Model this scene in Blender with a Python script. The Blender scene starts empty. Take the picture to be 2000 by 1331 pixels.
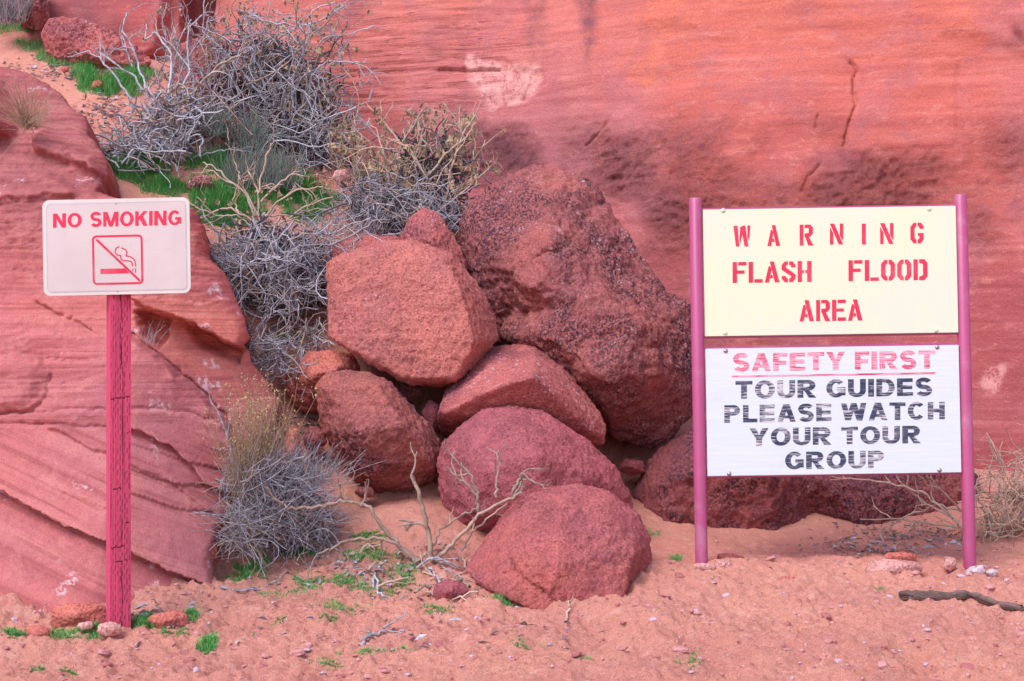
import bpy, bmesh, math, random
import numpy as np
from mathutils import Matrix, Vector
random.seed(7)
rng = np.random.default_rng(11)
S = bpy.context.scene
C = S.collection
# ------------------------------------------------------------------ camera
F = 2777.8                                  # focal length in photo pixels (2000 wide) = 50 mm
PITCH, ROLL = math.radians(1.19), -0.010
CAM = np.array([0.0, 0.0, 1.0])
cam = bpy.data.objects.new('camera', bpy.data.cameras.new('camera'))
C.objects.link(cam)
RM = Matrix.Rotation(math.pi / 2 + PITCH, 3, 'X') @ Matrix.Rotation(ROLL, 3, 'Z')
cam.matrix_world = Matrix.Translation(CAM) @ RM.to_4x4()
cam.data.sensor_width = 36; cam.data.lens = 50; cam.data.clip_end = 300
S.camera = cam
# ------------------------------------------------------------------ sky, soft light, exposure
SUN_EL, SUN_AZ = math.radians(52), math.radians(216)      # azimuth clockwise from +Y: behind the camera, to its left
w = bpy.data.worlds.new('World'); S.world = w; w.use_nodes = True
nt = w.node_tree
sky = nt.nodes.new('ShaderNodeTexSky'); sky.sky_type = 'NISHITA'; sky.sun_disc = False
sky.sun_elevation = SUN_EL; sky.sun_rotation = SUN_AZ
sky.air_density = 1.0; sky.dust_density = 1.0
nt.nodes['Background'].inputs[1].default_value = 0.14
nt.links.new(sky.outputs[0], nt.nodes['Background'].inputs[0])
sun = bpy.data.objects.new('sun', bpy.data.lights.new('sun', 'SUN'))
C.objects.link(sun)
sun.data.energy = 1.5; sun.data.angle = math.radians(32); sun.data.color = (1.0, 0.95, 0.94)
sd = Vector((math.sin(SUN_AZ) * math.cos(SUN_EL), math.cos(SUN_AZ) * math.cos(SUN_EL), math.sin(SUN_EL)))
sun.rotation_euler = sd.to_track_quat('Z', 'Y').to_euler()
sun.location = sd * 20
S.view_settings.view_transform = 'Standard'; S.view_settings.look = 'None'
S.view_settings.exposure = 1.03; S.view_settings.gamma = 1
S.render.resolution_x, S.render.resolution_y = 1024, 681

# ------------------------------------------------------------------ helpers: view geometry
RMn = np.array(RM)
def P(px, py, Y):
    """point whose distance in front of the viewer (world y) is Y, seen at photo pixel px, py"""
    px, py, Y = np.broadcast_arrays(np.asarray(px, float), np.asarray(py, float), np.asarray(Y, float))
    d = np.stack([(px - 1000) / F, -(py - 665.5) / F, -np.ones_like(px)], -1) @ RMn.T
    return CAM + d * (Y / d[..., 1])[..., None]
def proj(p):
    q = (np.asarray(p) - CAM) @ RMn
    dz = np.minimum(q[..., 2], -0.05)
    return 1000 - q[..., 0] / dz * F, 665.5 + q[..., 1] / dz * F
# ------------------------------------------------------------------ helpers: noise
NT = np.random.default_rng(3).random((64, 64, 64)).astype(np.float32) * 2 - 1
def vnoise(p):
    i = np.floor(p).astype(np.int64); f = (p - i); u = f * f * f * (f * (f * 6 - 15) + 10)
    i0 = i & 63; i1 = (i + 1) & 63
    x0, y0, z0 = i0[..., 0], i0[..., 1], i0[..., 2]; x1, y1, z1 = i1[..., 0], i1[..., 1], i1[..., 2]
    a, b, c = u[..., 0], u[..., 1], u[..., 2]
    def lx(y, z): return NT[x0, y, z] * (1 - a) + NT[x1, y, z] * a
    return (lx(y0, z0) * (1 - b) + lx(y1, z0) * b) * (1 - c) + (lx(y0, z1) * (1 - b) + lx(y1, z1) * b) * c
def fbm(p, scale, octv=4, gain=.5, seed=0.0):
    s = 0; a = 1; n = 0
    p = np.asarray(p, float) * scale + seed * 7.31
    for o in range(octv):
        s = s + a * vnoise(p + o * 17.7); n += a; a *= gain; p = p * 2.03
    return s / n
def ridged(p, scale, octv=3, seed=0.0):
    s = 0; a = 1; n = 0
    p = np.asarray(p, float) * scale + seed * 5.17
    for o in range(octv):
        s = s + a * (1 - 2 * np.abs(vnoise(p + o * 11.3))); n += a; a *= .5; p = p * 2.1
    return s / n
def sstep(x, a, b):
    t = np.clip((x - a) / (b - a), 0, 1); return t * t * (3 - 2 * t)
def seg_dist(x, y, pts):
    """distance to a polyline and signed side (+ = below/right of the direction of travel on screen)"""
    best = np.full(np.shape(x), 1e9); side = np.zeros(np.shape(x))
    for (x0, y0), (x1, y1) in zip(pts[:-1], pts[1:]):
        dx, dy = x1 - x0, y1 - y0; L = dx * dx + dy * dy
        t = np.clip(((x - x0) * dx + (y - y0) * dy) / L, 0, 1)
        d = np.hypot(x - x0 - t * dx, y - y0 - t * dy)
        s = np.sign(dx * (y - y0) - dy * (x - x0))
        m = d < best
        best = np.where(m, d, best); side = np.where(m, s, side)
    return best, side
def poly_sd(x, y, poly):
    """signed distance to a polygon, negative inside"""
    pts = list(poly) + [poly[0]]
    d, _ = seg_dist(x, y, pts)
    ins = np.zeros(np.shape(x), bool)
    for (x0, y0), (x1, y1) in zip(pts[:-1], pts[1:]):
        if y0 == y1: continue
        c = ((y0 > y) != (y1 > y)) & (x < (x1 - x0) * (y - y0) / (y1 - y0) + x0)
        ins ^= c
    return np.where(ins, -d, d)
def ell(x, y, cx, cy, rx, ry):
    return np.sqrt(((x - cx) / rx) ** 2 + ((y - cy) / ry) ** 2)
# ------------------------------------------------------------------ helpers: meshes and objects
def mesh_np(name, V, Fc, mat=None, smooth=True, attrs=None):
    me = bpy.data.meshes.new(name)
    V = np.ascontiguousarray(V, np.float32); Fc = np.ascontiguousarray(Fc, np.int32)
    n, k = Fc.shape
    me.vertices.add(len(V)); me.vertices.foreach_set('co', V.ravel())
    me.loops.add(n * k); me.loops.foreach_set('vertex_index', Fc.ravel())
    me.polygons.add(n); me.polygons.foreach_set('loop_start', np.arange(0, n * k, k, dtype=np.int32))
    me.polygons.foreach_set('use_smooth', np.full(n, smooth))
    me.update(calc_edges=True)
    for an, av in (attrs or {}).items():
        a = me.attributes.new(an, 'FLOAT', 'POINT'); a.data.foreach_set('value', np.ascontiguousarray(av, np.float32))
    if mat: me.materials.append(mat)
    return me
def grid_faces(ny, nx, keep=None):
    i = np.arange(ny * nx).reshape(ny, nx)
    f = np.stack([i[:-1, :-1], i[:-1, 1:], i[1:, 1:], i[1:, :-1]], -1).reshape(-1, 4)
    if keep is not None: f = f[keep.ravel()[f].all(1)]
    return f
def compact(V, Fc, attrs=None):
    u, inv = np.unique(Fc, return_inverse=True)
    return V[u], inv.reshape(Fc.shape), {k: v[u] for k, v in (attrs or {}).items()}
def ob(name, me, parent=None, loc=(0, 0, 0), kind=None):
    o = bpy.data.objects.new(name, me); C.objects.link(o); o.location = loc
    if parent: o.parent = parent
    if kind: o['kind'] = kind
    return o
def tag(o, label, cat, group=None):
    o['label'] = label; o['category'] = cat
    if group: o['group'] = group
    return o
def thing(name, label, cat, loc=(0, 0, 0), group=None):
    return tag(ob(name, None, None, tuple(map(float, loc))), label, cat, group)
class MB:
    """collects boxes and prisms into one mesh"""
    def __init__(s): s.v = []; s.f = []
    def poly_prism(s, pts, d0, d1):          # pts in (x,z), extruded along y
        n = len(pts); b = len(s.v)
        s.v += [(x, d0, z) for x, z in pts] + [(x, d1, z) for x, z in pts]
        s.f.append(tuple(range(b, b + n))); s.f.append(tuple(range(b + 2 * n - 1, b + n - 1, -1)))
        for i in range(n):
            j = (i + 1) % n; s.f.append((b + i, b + n + i, b + n + j, b + j))
    def face(s, pts, d): b = len(s.v); s.v += [(x, d, z) for x, z in pts]; s.f.append(tuple(range(b, b + len(pts))))
    def box(s, x0, x1, y0, y1, z0, z1): s.poly_prism([(x0, z0), (x1, z0), (x1, z1), (x0, z1)], y0, y1)
    def mesh(s, name, mat, bevel=0, smooth=False):
        me = bpy.data.meshes.new(name); me.from_pydata(s.v, [], s.f)
        bm = bmesh.new(); bm.from_mesh(me); bmesh.ops.recalc_face_normals(bm, faces=bm.faces)
        if bevel: bmesh.ops.bevel(bm, geom=bm.edges[:], offset=bevel, segments=2, affect='EDGES')
        bm.to_mesh(me); bm.free(); me.materials.append(mat)
        if smooth: me.polygons.foreach_set('use_smooth', [True] * len(me.polygons))
        return me
def tube_mesh(name, groups, mat, sides=4, attrs=True):
    """groups: list of (pts (n,3), radii (n,)) polylines -> one mesh of tubes"""
    by = {}
    for p, r in groups: by.setdefault(len(p), []).append((p, r))
    Vs, Fs, T, base = [], [], [], 0
    for n, lst in by.items():
        A = np.array([p for p, r in lst], float); R = np.array([r for p, r in lst], float); K = len(lst)
        t = np.gradient(A, axis=1); t /= np.linalg.norm(t, axis=2, keepdims=True) + 1e-9
        ref = np.array([.31, .86, .4]) + rng.normal(0, .15, (K, 1, 3))
        a = np.cross(t, ref); a /= np.linalg.norm(a, axis=2, keepdims=True) + 1e-9
        b = np.cross(t, a)
        ang = np.arange(sides) / sides * 2 * math.pi
        ring = (a[:, :, None] * np.cos(ang)[:, None] + b[:, :, None] * np.sin(ang)[:, None]) * R[:, :, None, None] + A[:, :, None]
        Vs.append(ring.reshape(-1, 3)); T.append(np.repeat(rng.random(K), n * sides))
        k = np.arange(K)[:, None, None] * n * sides; i = np.arange(n - 1)[None, :, None] * sides; j = np.arange(sides)[None, None, :]
        j2 = (j + 1) % sides
        q = np.stack([k + i + j, k + i + j2, k + i + sides + j2, k + i + sides + j], -1).reshape(-1, 4)
        Fs.append(q + base); base += K * n * sides
    return mesh_np(name, np.concatenate(Vs), np.concatenate(Fs), mat, True, {'tone': np.concatenate(T)})

# ------------------------------------------------------------------ helpers: materials
class M:
    def __init__(s, name, rough=.9, spec=.2):
        s.m = bpy.data.materials.new(name); s.m.use_nodes = True; s.nt = s.m.node_tree
        s.b = s.nt.nodes['Principled BSDF']; s.b.inputs['Roughness'].default_value = rough
        s.b.inputs['Specular IOR Level'].default_value = spec
        s.tc = s.nt.nodes.new('ShaderNodeTexCoord'); s.co = s.tc.outputs['Object']
    def n(s, t, **k):
        x = s.nt.nodes.new(t)
        for a, v in k.items(): setattr(x, a, v)
        return x
    def link(s, a, b): s.nt.links.new(a, b)
    def put(s, sock, v):
        if hasattr(v, 'is_output') or isinstance(v, bpy.types.NodeSocket): s.link(v, sock)
        elif isinstance(v, (tuple, list)) and len(v) == 3 and sock.type == 'RGBA': sock.default_value = (*v, 1)
        else: sock.default_value = v
    def mapv(s, scale=(1, 1, 1), rot=(0, 0, 0), loc=(0, 0, 0), vec=None):
        x = s.n('ShaderNodeMapping'); s.link(vec or s.co, x.inputs[0])
        x.inputs['Scale'].default_value = scale; x.inputs['Rotation'].default_value = rot; x.inputs['Location'].default_value = loc
        return x.outputs[0]
    def noise(s, scale, detail=4, rough=.55, vec=None, dist=0):
        x = s.n('ShaderNodeTexNoise'); s.link(vec or s.co, x.inputs['Vector'])
        x.inputs['Scale'].default_value = scale; x.inputs['Detail'].default_value = detail
        x.inputs['Roughness'].default_value = rough; x.inputs['Distortion'].default_value = dist
        return x.outputs['Fac']
    def voro(s, scale, vec=None, feature='F1', out='Distance', rnd=1):
        x = s.n('ShaderNodeTexVoronoi', feature=feature); s.link(vec or s.co, x.inputs['Vector'])
        x.inputs['Scale'].default_value = scale; x.inputs['Randomness'].default_value = rnd
        return x.outputs[out]
    def ramp(s, v, a, b, lo=0.0, hi=1.0):
        x = s.n('ShaderNodeMapRange', interpolation_type='SMOOTHSTEP'); s.link(v, x.inputs[0])
        for i, q in zip((1, 2, 3, 4), (a, b, lo, hi)): x.inputs[i].default_value = q
        return x.outputs[0]
    def math(s, op, a, b=0.0):
        x = s.n('ShaderNodeMath', operation=op); s.put(x.inputs[0], a); s.put(x.inputs[1], b); return x.outputs[0]
    def mul(s, a, b): return s.math('MULTIPLY', a, b)
    def attr(s, name):
        x = s.n('ShaderNodeAttribute', attribute_name=name); return x.outputs['Fac']
    def mix(s, f, a, b, mode='MIX'):
        x = s.n('ShaderNodeMix', data_type='RGBA', blend_type=mode)
        s.put(x.inputs[0], f); s.put(x.inputs[6], a); s.put(x.inputs[7], b); return x.outputs[2]
    def bump(s, h, strength=.5, dist=.01, prev=None):
        x = s.n('ShaderNodeBump'); s.link(h, x.inputs['Height']); x.inputs['Strength'].default_value = strength
        x.inputs['Distance'].default_value = dist
        if prev: s.link(prev, x.inputs['Normal'])
        return x.outputs[0]
    def done(s, col, nrm=None, tint=None):
        if tint: col = s.mix(1.0, col, tint, 'MULTIPLY')
        s.put(s.b.inputs['Base Color'], col)
        if nrm: s.link(nrm, s.b.inputs['Normal'])
        return s.m
def grain(m, c, scale=120, lo=.72, hi=1.25):
    v = m.ramp(m.noise(scale, 3, .7), .3, .7, lo, hi)
    cc = m.n('ShaderNodeCombineColor')
    for i in range(3): m.link(v, cc.inputs[i])
    return m.mix(1.0, c, cc.outputs[0], 'MULTIPLY')
def rock_mat(name, cA, cB, dark=.3, white=.2, seed=0, bump=.5, dcol=(.075, .045, .06), wcol=(.55, .47, .48), pits=.5, tint=(1.20, 1.06, 1.12)):
    m = M(name, .93, .12)
    co = m.mapv(loc=(seed * 3.1, seed * 1.7, seed * 5.3)); m.co = co
    c = m.mix(m.ramp(m.noise(2.2, 4), .35, .65), cA, cB)
    c = m.mix(m.ramp(m.noise(9, 5, .6), .45, .75, 0, .45), c, tuple(x * .55 for x in cB))
    c = grain(m, c, 85, .72, 1.3)
    c = m.mix(m.ramp(m.noise(5.5, 6, .7, dist=.6), .52, .64, 0, .5), c, tuple(x * 1.25 for x in cA))
    zone = m.ramp(m.noise(3.1, 3, .5, dist=.4), .60 - .34 * dark, .78 - .26 * dark)
    spk = m.ramp(m.noise(62, 5, .75), .46, .55)
    c = m.mix(m.mul(m.mul(zone, spk), min(1, .45 + dark)), c, dcol)
    wz = m.ramp(m.noise(4.3, 3, .55, vec=m.mapv(loc=(9, 4, 1), vec=co)), .70 - .25 * white, .85 - .22 * white)
    ws = m.ramp(m.voro(44), .46, .26)
    ws = m.mul(ws, m.ramp(m.noise(60, 2), .45, .58))
    c = m.mix(m.mul(m.mul(wz, ws), .9), c, wcol)
    c = m.mix(m.ramp(m.noise(58, 6, .85), .57, .66, 0, .55), c, tuple(x * .42 for x in cB))
    c = m.mix(m.ramp(m.noise(66, 5, .85, vec=m.mapv(loc=(3, 8, 2), vec=co)), .58, .68, 0, .5), c, tuple(min(.75, x * 1.35 + .06) for x in cA))
    pit = m.ramp(m.voro(52), 0.05, .5)
    nr = m.bump(pit, min(1, 1.1 * pits), .024)
    nr = m.bump(m.noise(22, 8, .78), min(1, bump * 1.25), .04, nr)
    nr = m.bump(m.noise(80, 4, .75), min(1, bump * 1.4), .012, nr)
    return m.done(c, nr, tint)

# ------------------------------------------------------------------ ground height field
GP = [(-3, 2, -.12), (0, 2, -.1), (3, 2, -.08), (-3, 5, -.11), (0, 5, -.1), (3, 5, -.06), (-15, 0, -.1), (15, 0, 0),
      (0, -20, -.1), (-15, -20, -.1), (15, -20, -.1), (8, 8.5, .25), (8, 6, .05), (-9, 11, 4.2), (-7, 6, .0), (14, 8, .2), (-20, 11, 4), (20, 12, .3),
      (-3.0, 7.4, 1.0), (-2.0, 7.4, .9)]
for a in [(231, 1236, 5.95), (60, 1228, 6.1), (330, 1168, 6.4), (600, 1200, 6.15), (860, 1182, 6.3), (1100, 1197, 6.2), (1250, 1135, 6.6),
          (1371, 1105, 6.88), (1620, 1110, 6.85), (1894, 1111, 6.88), (1990, 1190, 6.2), (1300, 1043, 7.8), (1500, 1030, 8.0), (1650, 1020, 8.1),
          (1900, 1040, 7.9), (420, 1112, 6.8), (540, 1095, 6.95), (700, 1062, 7.0), (640, 990, 7.35), (800, 1000, 7.2), (880, 1045, 7.1),
          (740, 965, 7.6), (820, 795, 8.1), (600, 850, 7.85), (560, 700, 8.1), (620, 620, 8.3), (520, 655, 8.2), (600, 450, 8.9), (420, 420, 8.8),
          (300, 370, 9.0), (160, 352, 8.8), (250, 270, 9.4), (430, 270, 9.5), (220, 180, 10), (100, 130, 10.4), (0, 95, 10.7), (30, 30, 11.2),
          (300, 165, 10.3), (850, 430, 9.2), (700, 430, 9.1), (900, 650, 8.9), (1050, 900, 8.3), (1235, 955, 8.3), (520, 300, 9.7)]:
    GP.append(tuple(P(*a)))
GP = np.array(GP)
def _k(a, b): return np.sqrt(((a[:, None] - b[None]) ** 2).sum(-1) + .01)
_n = len(GP); A_ = np.zeros((_n + 3, _n + 3)); A_[:_n, :_n] = _k(GP[:, :2], GP[:, :2]) - np.eye(_n) * .02
A_[:_n, _n] = 1; A_[:_n, _n + 1:] = GP[:, :2]; A_[_n:, :_n] = A_[:_n, _n:].T
W_ = np.linalg.solve(A_, np.concatenate([GP[:, 2], np.zeros(3)]))
def Graw(x, y):
    q = np.stack([np.ravel(x), np.ravel(y)], -1); out = np.empty(len(q))
    for i in range(0, len(q), 40000):
        s = q[i:i + 40000]; out[i:i + 40000] = _k(s, GP[:, :2]) @ W_[:_n] + W_[_n] + s @ W_[_n + 1:]
    return out.reshape(np.shape(x))
def Grelief(x, y):
    p = np.stack([x, y, np.zeros_like(x)], -1)
    fg = sstep(-y, -7.4, -6.6)                     # trampled foreground is lumpier than the drifted sand behind
    n = .030 * fbm(p, 2.3, 2, seed=1) + (.35 + .65 * fg) * (.038 * fbm(p, 5, 3, seed=2) + .027 * ridged(p, 11, 3, seed=3) + .017 * fbm(p, 30, 3, seed=4) + .012 * ridged(p, 27, 2, seed=6))
    foot = np.minimum(0, fbm(p * [1, .6, 1], 4.2, 1, seed=9) + .30) * .10 * fg
    return n + foot
def G(x, y): return Graw(x, y) + Grelief(x, y)
hx, hy = np.linspace(-5, 5, 400), np.linspace(4, 12.5, 400)
HG = Graw(*np.meshgrid(hx, hy))
def Gfast(x, y):
    u = np.clip((x - hx[0]) / (hx[1] - hx[0]), 0, 398.99); v = np.clip((y - hy[0]) / (hy[1] - hy[0]), 0, 398.99)
    i, j = u.astype(int), v.astype(int); a, b = u - i, v - j
    return (HG[j, i] * (1 - a) + HG[j, i + 1] * a) * (1 - b) + (HG[j + 1, i] * (1 - a) + HG[j + 1, i + 1] * a) * b
def on_ground(px, py):
    """first ground point met by the sight lines through photo pixels"""
    px = np.atleast_1d(np.asarray(px, float)); py = np.atleast_1d(np.asarray(py, float))
    Ys = np.arange(4.3, 12.2, .025)
    q = P(px[:, None], py[:, None], Ys[None])
    below = q[..., 2] < Gfast(q[..., 0], q[..., 1])
    k = np.where(below.any(1), below.argmax(1), len(Ys) - 1)
    r = q[np.arange(len(px)), k].copy(); r[:, 2] = G(r[:, 0], r[:, 1])
    return r
m = M('sand', .95, .1)
c = m.mix(m.ramp(m.noise(1.6, 4), .35, .65), (.63, .285, .205), (.56, .24, .185))
c = m.mix(m.ramp(m.noise(11, 5, .65), .50, .72, 0, .6), c, (.68, .37, .29))
c = m.mix(m.ramp(m.noise(24, 6, .8), .56, .66, 0, .33), c, (.38, .125, .10))
c = m.mix(m.ramp(m.noise(150, 2, .6), .60, .72, 0, .55), c, (.66, .46, .42))
c = grain(m, c, 240, .8, 1.2)
sand = m.done(c, m.bump(m.noise(130, 4, .75), .6, .012, m.bump(m.noise(38, 6, .78), .85, .035)), (1.36, 1.28, 1.30))
xs = np.concatenate([np.linspace(-34, -4.2, 24), np.linspace(-4, -2.5, 60), np.linspace(-2.49, 2.75, 440), np.linspace(2.78, 4, 40), np.linspace(4.4, 34, 24)])
ys = np.concatenate([np.linspace(-34, 3.6, 26), np.linspace(3.8, 4.78, 30), np.linspace(4.8, 7.2, 280), np.linspace(7.215, 11.8, 230), np.linspace(12, 14, 6)])
X, Yg = np.meshgrid(xs, ys)
ground = ob('ground', mesh_np('ground', np.stack([X, Yg, G(X, Yg)], -1).reshape(-1, 3), grid_faces(len(ys), len(xs)), sand), kind='structure')

# ------------------------------------------------------------------ cliff
def relief(px, py, feats):
    """sum of cracks (line grooves with an optional step) and raised regions, metres towards +y"""
    o = np.zeros(np.shape(px))
    for f in feats:
        if f[0] == 'line':
            _, pts, depth, wd, step, sw = f
            d, s = seg_dist(px, py, pts)
            ends = np.minimum(np.hypot(px - pts[0][0], py - pts[0][1]), np.hypot(px - pts[-1][0], py - pts[-1][1]))
            o += depth * np.exp(-(d / wd) ** 2)
            if step: o += step * s * np.clip(1 - d / sw, 0, 1) ** 2 * sstep(d, 0, 3)
        else:
            _, poly, h, wd = f
            o -= h * sstep(-poly_sd(px, py, poly), 0, wd)
    return o
KX = [-40, -8, -3.6, -2.75, -2.5, -2.3, -2.0, -1.5, 0, 1.3, 3.0, 5, 9, 40]
KY = [12, 11.2, 10.85, 10.75, 10.7, 10.75, 10.5, 10.25, 9.75, 9.0, 8.55, 8.2, 7.6, 6]
def wob(px, py, a, s, seed):
    q = np.stack([px / s, py / s, np.full(np.shape(px), seed * 3.3)], -1)
    return px + a * fbm(q, 1, 3, seed=seed), py + a * fbm(q, 1, 3, seed=seed + 5)
cx = np.concatenate([np.linspace(-34, -4.6, 20), np.linspace(-4.4, -3.7, 24), np.linspace(-3.69, 3.45, 620), np.linspace(3.48, 4.4, 30), np.linspace(4.7, 34, 20)])
cz = np.concatenate([np.linspace(-1, 0, 12), np.linspace(.012, 3.9, 330), np.linspace(3.95, 5.2, 36), np.linspace(5.5, 14, 22)])
X, Z = np.meshgrid(cx, cz)
Yc = np.interp(X, KX, KY) + .10 * Z
V = np.stack([X, Yc, Z], -1)
px, py = proj(V)
wx, wy = wob(px, py, 14, 60, 1)
p3 = V
lam = np.stack([X * .55, X * 0, Z * 6 + .35 * X], -1)              # bedding: long in x, thin in z
rough = sstep(py, 190, 300) * sstep(-py, -560, -420) * sstep(px, 1040, 1160) * (.55 + 1.0 * fbm(p3, 2.4, 4, seed=4))
rough = np.maximum(rough, .7 * sstep(-ell(wx, wy, 960, 300, 130, 90), -1, -.5))
rough = np.clip(rough, 0, 1); 
rough *= 1 - .85 * sstep(-poly_sd(wx, wy, [(1665, 120), (1880, 110), (1875, 290), (1660, 300), (1640, 250)]), -25, 25)
rough *= 1 - .8 * sstep(-poly_sd(wx, wy, [(1520, 265), (1640, 255), (1650, 330), (1540, 345), (1510, 320)]), -25, 25)
dY = .10 * fbm(p3, .55, 3, seed=2) + .05 * fbm(p3, 1.5, 3, seed=3)
dY += .010 * fbm(lam, 2.2, 4, seed=5) * (1 - rough)
lamz = sstep(-ell(px, py, 800, 120, 330, 170), -1, -.4)
dY += lamz * .018 * np.maximum(0, ridged(lam, 3.4, 2, seed=8) - .25)
dY -= rough * (.020 * ridged(p3 * [1, 1, 1.7], 8, 3, seed=6) + .034 * fbm(p3, 24, 3, seed=7))
CF = [('line', [(1662, 120), (1674, 135), (1668, 175), (1675, 205), (1662, 235), (1655, 255), (1648, 285)], .035, 2.2, .006, 40),
      ('line', [(1600, 325), (1580, 345), (1568, 375)], .03, 2.2, .012, 30),
      ('line', [(1188, 237), (1170, 262), (1145, 282)], .03, 2.2, .012, 24),
      ('line', [(860, 138), (920, 136), (975, 133)], .03, 2.0, .010, 24),
      ('line', [(1596, 225), (1592, 250)], .02, 2, 0, 1),
      ('poly', [(1660, 118), (1880, 108), (1872, 290), (1650, 305), (1662, 240), (1672, 190)], .012, 14),
      ('poly', [(1240, -60), (1345, -60), (1360, 10), (1375, 55), (1300, 66), (1240, 60)], .025, 34),
      ('poly', [(1960, 20), (2100, 0), (2100, 110), (2010, 105), (1975, 65)], .05, 14),
      ('poly', [(1810, 30), (1890, 10), (1985, 60), (2100, 120), (2100, 160), (1960, 100), (1830, 75)], .02, 30),
      ('poly', [(905, 112), (985, 108), (1010, 128), (1060, 132), (1066, 165), (1030, 195), (960, 212), (940, 180), (900, 140)], -.012, 5),
      ('poly', [(350, -60), (425, -60), (420, 70), (350, 90)], -.35, 16),
      ('poly', [(-600, -200), (336, -200), (338, 30), (325, 110), (290, 140), (-600, 160)], .16, 20),
      ('line', [(1020, 205), (1025, 180), (1035, 165)], .015, 2.2, 0, 1)]
wx2, wy2 = wob(px, py, 5, 22, 3)
dY += relief(wx2, wy2, CF)
V = np.stack([X, Yc + dY, Z], -1)
ex, ey = wob(px, py, 26, 45, 7)
pale = sstep(-poly_sd(ex, ey, [(905, 112), (985, 108), (1010, 128), (1060, 132), (1066, 165), (1030, 195), (960, 212), (940, 180), (900, 140)]), -6, 10)
pale = np.maximum(pale, .8 * sstep(-ell(ex, ey, 1945, 735, 28, 36), -1.1, -.6))
dark = np.zeros_like(px)
for a in [(900, 260, 50, 100, .55), (965, 308, 110, 55, .7), (1152, 30, 24, 120, .95), (1135, 60, 12, 60, .5), (1045, 25, 30, 95, .75), (1070, 70, 20, 40, .5), (640, 40, 40, 50, .3), (385, 10, 60, 60, .9), (870, 90, 45, 60, .35), (1470, 355, 110, 30, .35),
          (1440, 560, 160, 140, .4), (1290, 470, 70, 130, .15), (2000, 90, 30, 40, .4), (700, 10, 50, 40, .4), (1700, 330, 160, 30, .3), (200, 60, 90, 70, .5)]:
    dark = np.maximum(dark, a[4] * sstep(-ell(ex, ey, *a[:4]), -1.15, -.35))
dark = np.clip(dark * (.75 + .9 * fbm(p3, 5, 3, seed=12)), 0, 1)
streak = np.clip(.5 + 2.4 * fbm(np.stack([X * 1.9, X * 0, Z * .22], -1), 1.0, 4, seed=15), 0, 1)
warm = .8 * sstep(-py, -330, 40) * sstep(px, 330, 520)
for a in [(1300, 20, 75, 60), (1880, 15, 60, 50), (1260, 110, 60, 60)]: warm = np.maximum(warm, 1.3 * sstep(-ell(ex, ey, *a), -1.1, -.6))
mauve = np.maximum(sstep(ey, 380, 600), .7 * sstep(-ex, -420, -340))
m = M('cliff_sandstone', .9, .15)
bed = m.noise(1, 5, .6, vec=m.mapv((.7, .7, 15), rot=(0, .05, 0)))
bed2 = m.noise(1, 4, .65, vec=m.mapv((1.5, 1.5, 60), rot=(0, .04, 0)))
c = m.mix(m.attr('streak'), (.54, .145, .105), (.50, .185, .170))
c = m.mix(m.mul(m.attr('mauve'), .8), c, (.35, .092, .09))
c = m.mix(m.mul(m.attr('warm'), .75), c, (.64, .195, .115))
c = m.mix(m.ramp(bed, .44, .72, 0, .45), c, (.37, .095, .085))
c = m.mix(m.ramp(bed, .50, .25, 0, .45), c, (.62, .26, .215))
c = m.mix(m.mul(m.ramp(bed2, .54, .66), m.ramp(m.attr('lam'), 0, 1, .10, .65)), c, (.28, .07, .065))
c = m.mix(m.mul(m.ramp(m.noise(2.2, 7, .68, dist=.4), .46, .62), .55), c, (.42, .15, .145))
c = m.mix(m.ramp(m.noise(7, 8, .75, vec=m.mapv((1, 1, 2.2)), dist=.5), .52, .66, 0, .5), c, (.66, .27, .20))
c = m.mix(m.ramp(m.noise(38, 6, .8, vec=m.mapv((.6, .6, 1.6))), .56, .66, 0, .42), c, (.30, .09, .085))
dash = m.ramp(m.noise(1, 5, .75, vec=m.mapv((7, 7, 85), rot=(0, .05, 0))), .57, .63)
c = m.mix(m.mul(dash, m.ramp(m.attr('lam'), 0, 1, .12, .85)), c, (.20, .055, .055))
c = m.mix(m.mul(m.attr('rough'), m.ramp(m.noise(34, 6, .8), .42, .60, .0, .62)), c, (.30, .105, .105))
c = m.mix(m.mul(m.attr('dark'), m.ramp(m.noise(7, 6, .75), .32, .60, .25, 1)), c, (.17, .07, .08))
c = m.mix(m.mul(m.attr('pale'), m.ramp(m.noise(18, 8, .8), .38, .56)), c, (.74, .38, .30))
c = grain(m, c, 110, .86, 1.13)
nr = m.bump(m.mul(bed2, m.math('ADD', m.attr('lam'), .2)), .4, .02)
nr = m.bump(m.mul(m.noise(30, 8, .8), m.math('ADD', m.attr('rough'), .2)), 1.0, .06, nr)
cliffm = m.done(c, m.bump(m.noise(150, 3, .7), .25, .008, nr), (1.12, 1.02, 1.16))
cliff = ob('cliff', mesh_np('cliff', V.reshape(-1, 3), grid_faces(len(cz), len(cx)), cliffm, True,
           {'rough': rough.ravel(), 'pale': pale.ravel(), 'dark': dark.ravel(), 'streak': streak.ravel(), 'warm': warm.ravel(), 'lam': lamz.ravel(), 'mauve': mauve.ravel()}), kind='structure')

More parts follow.
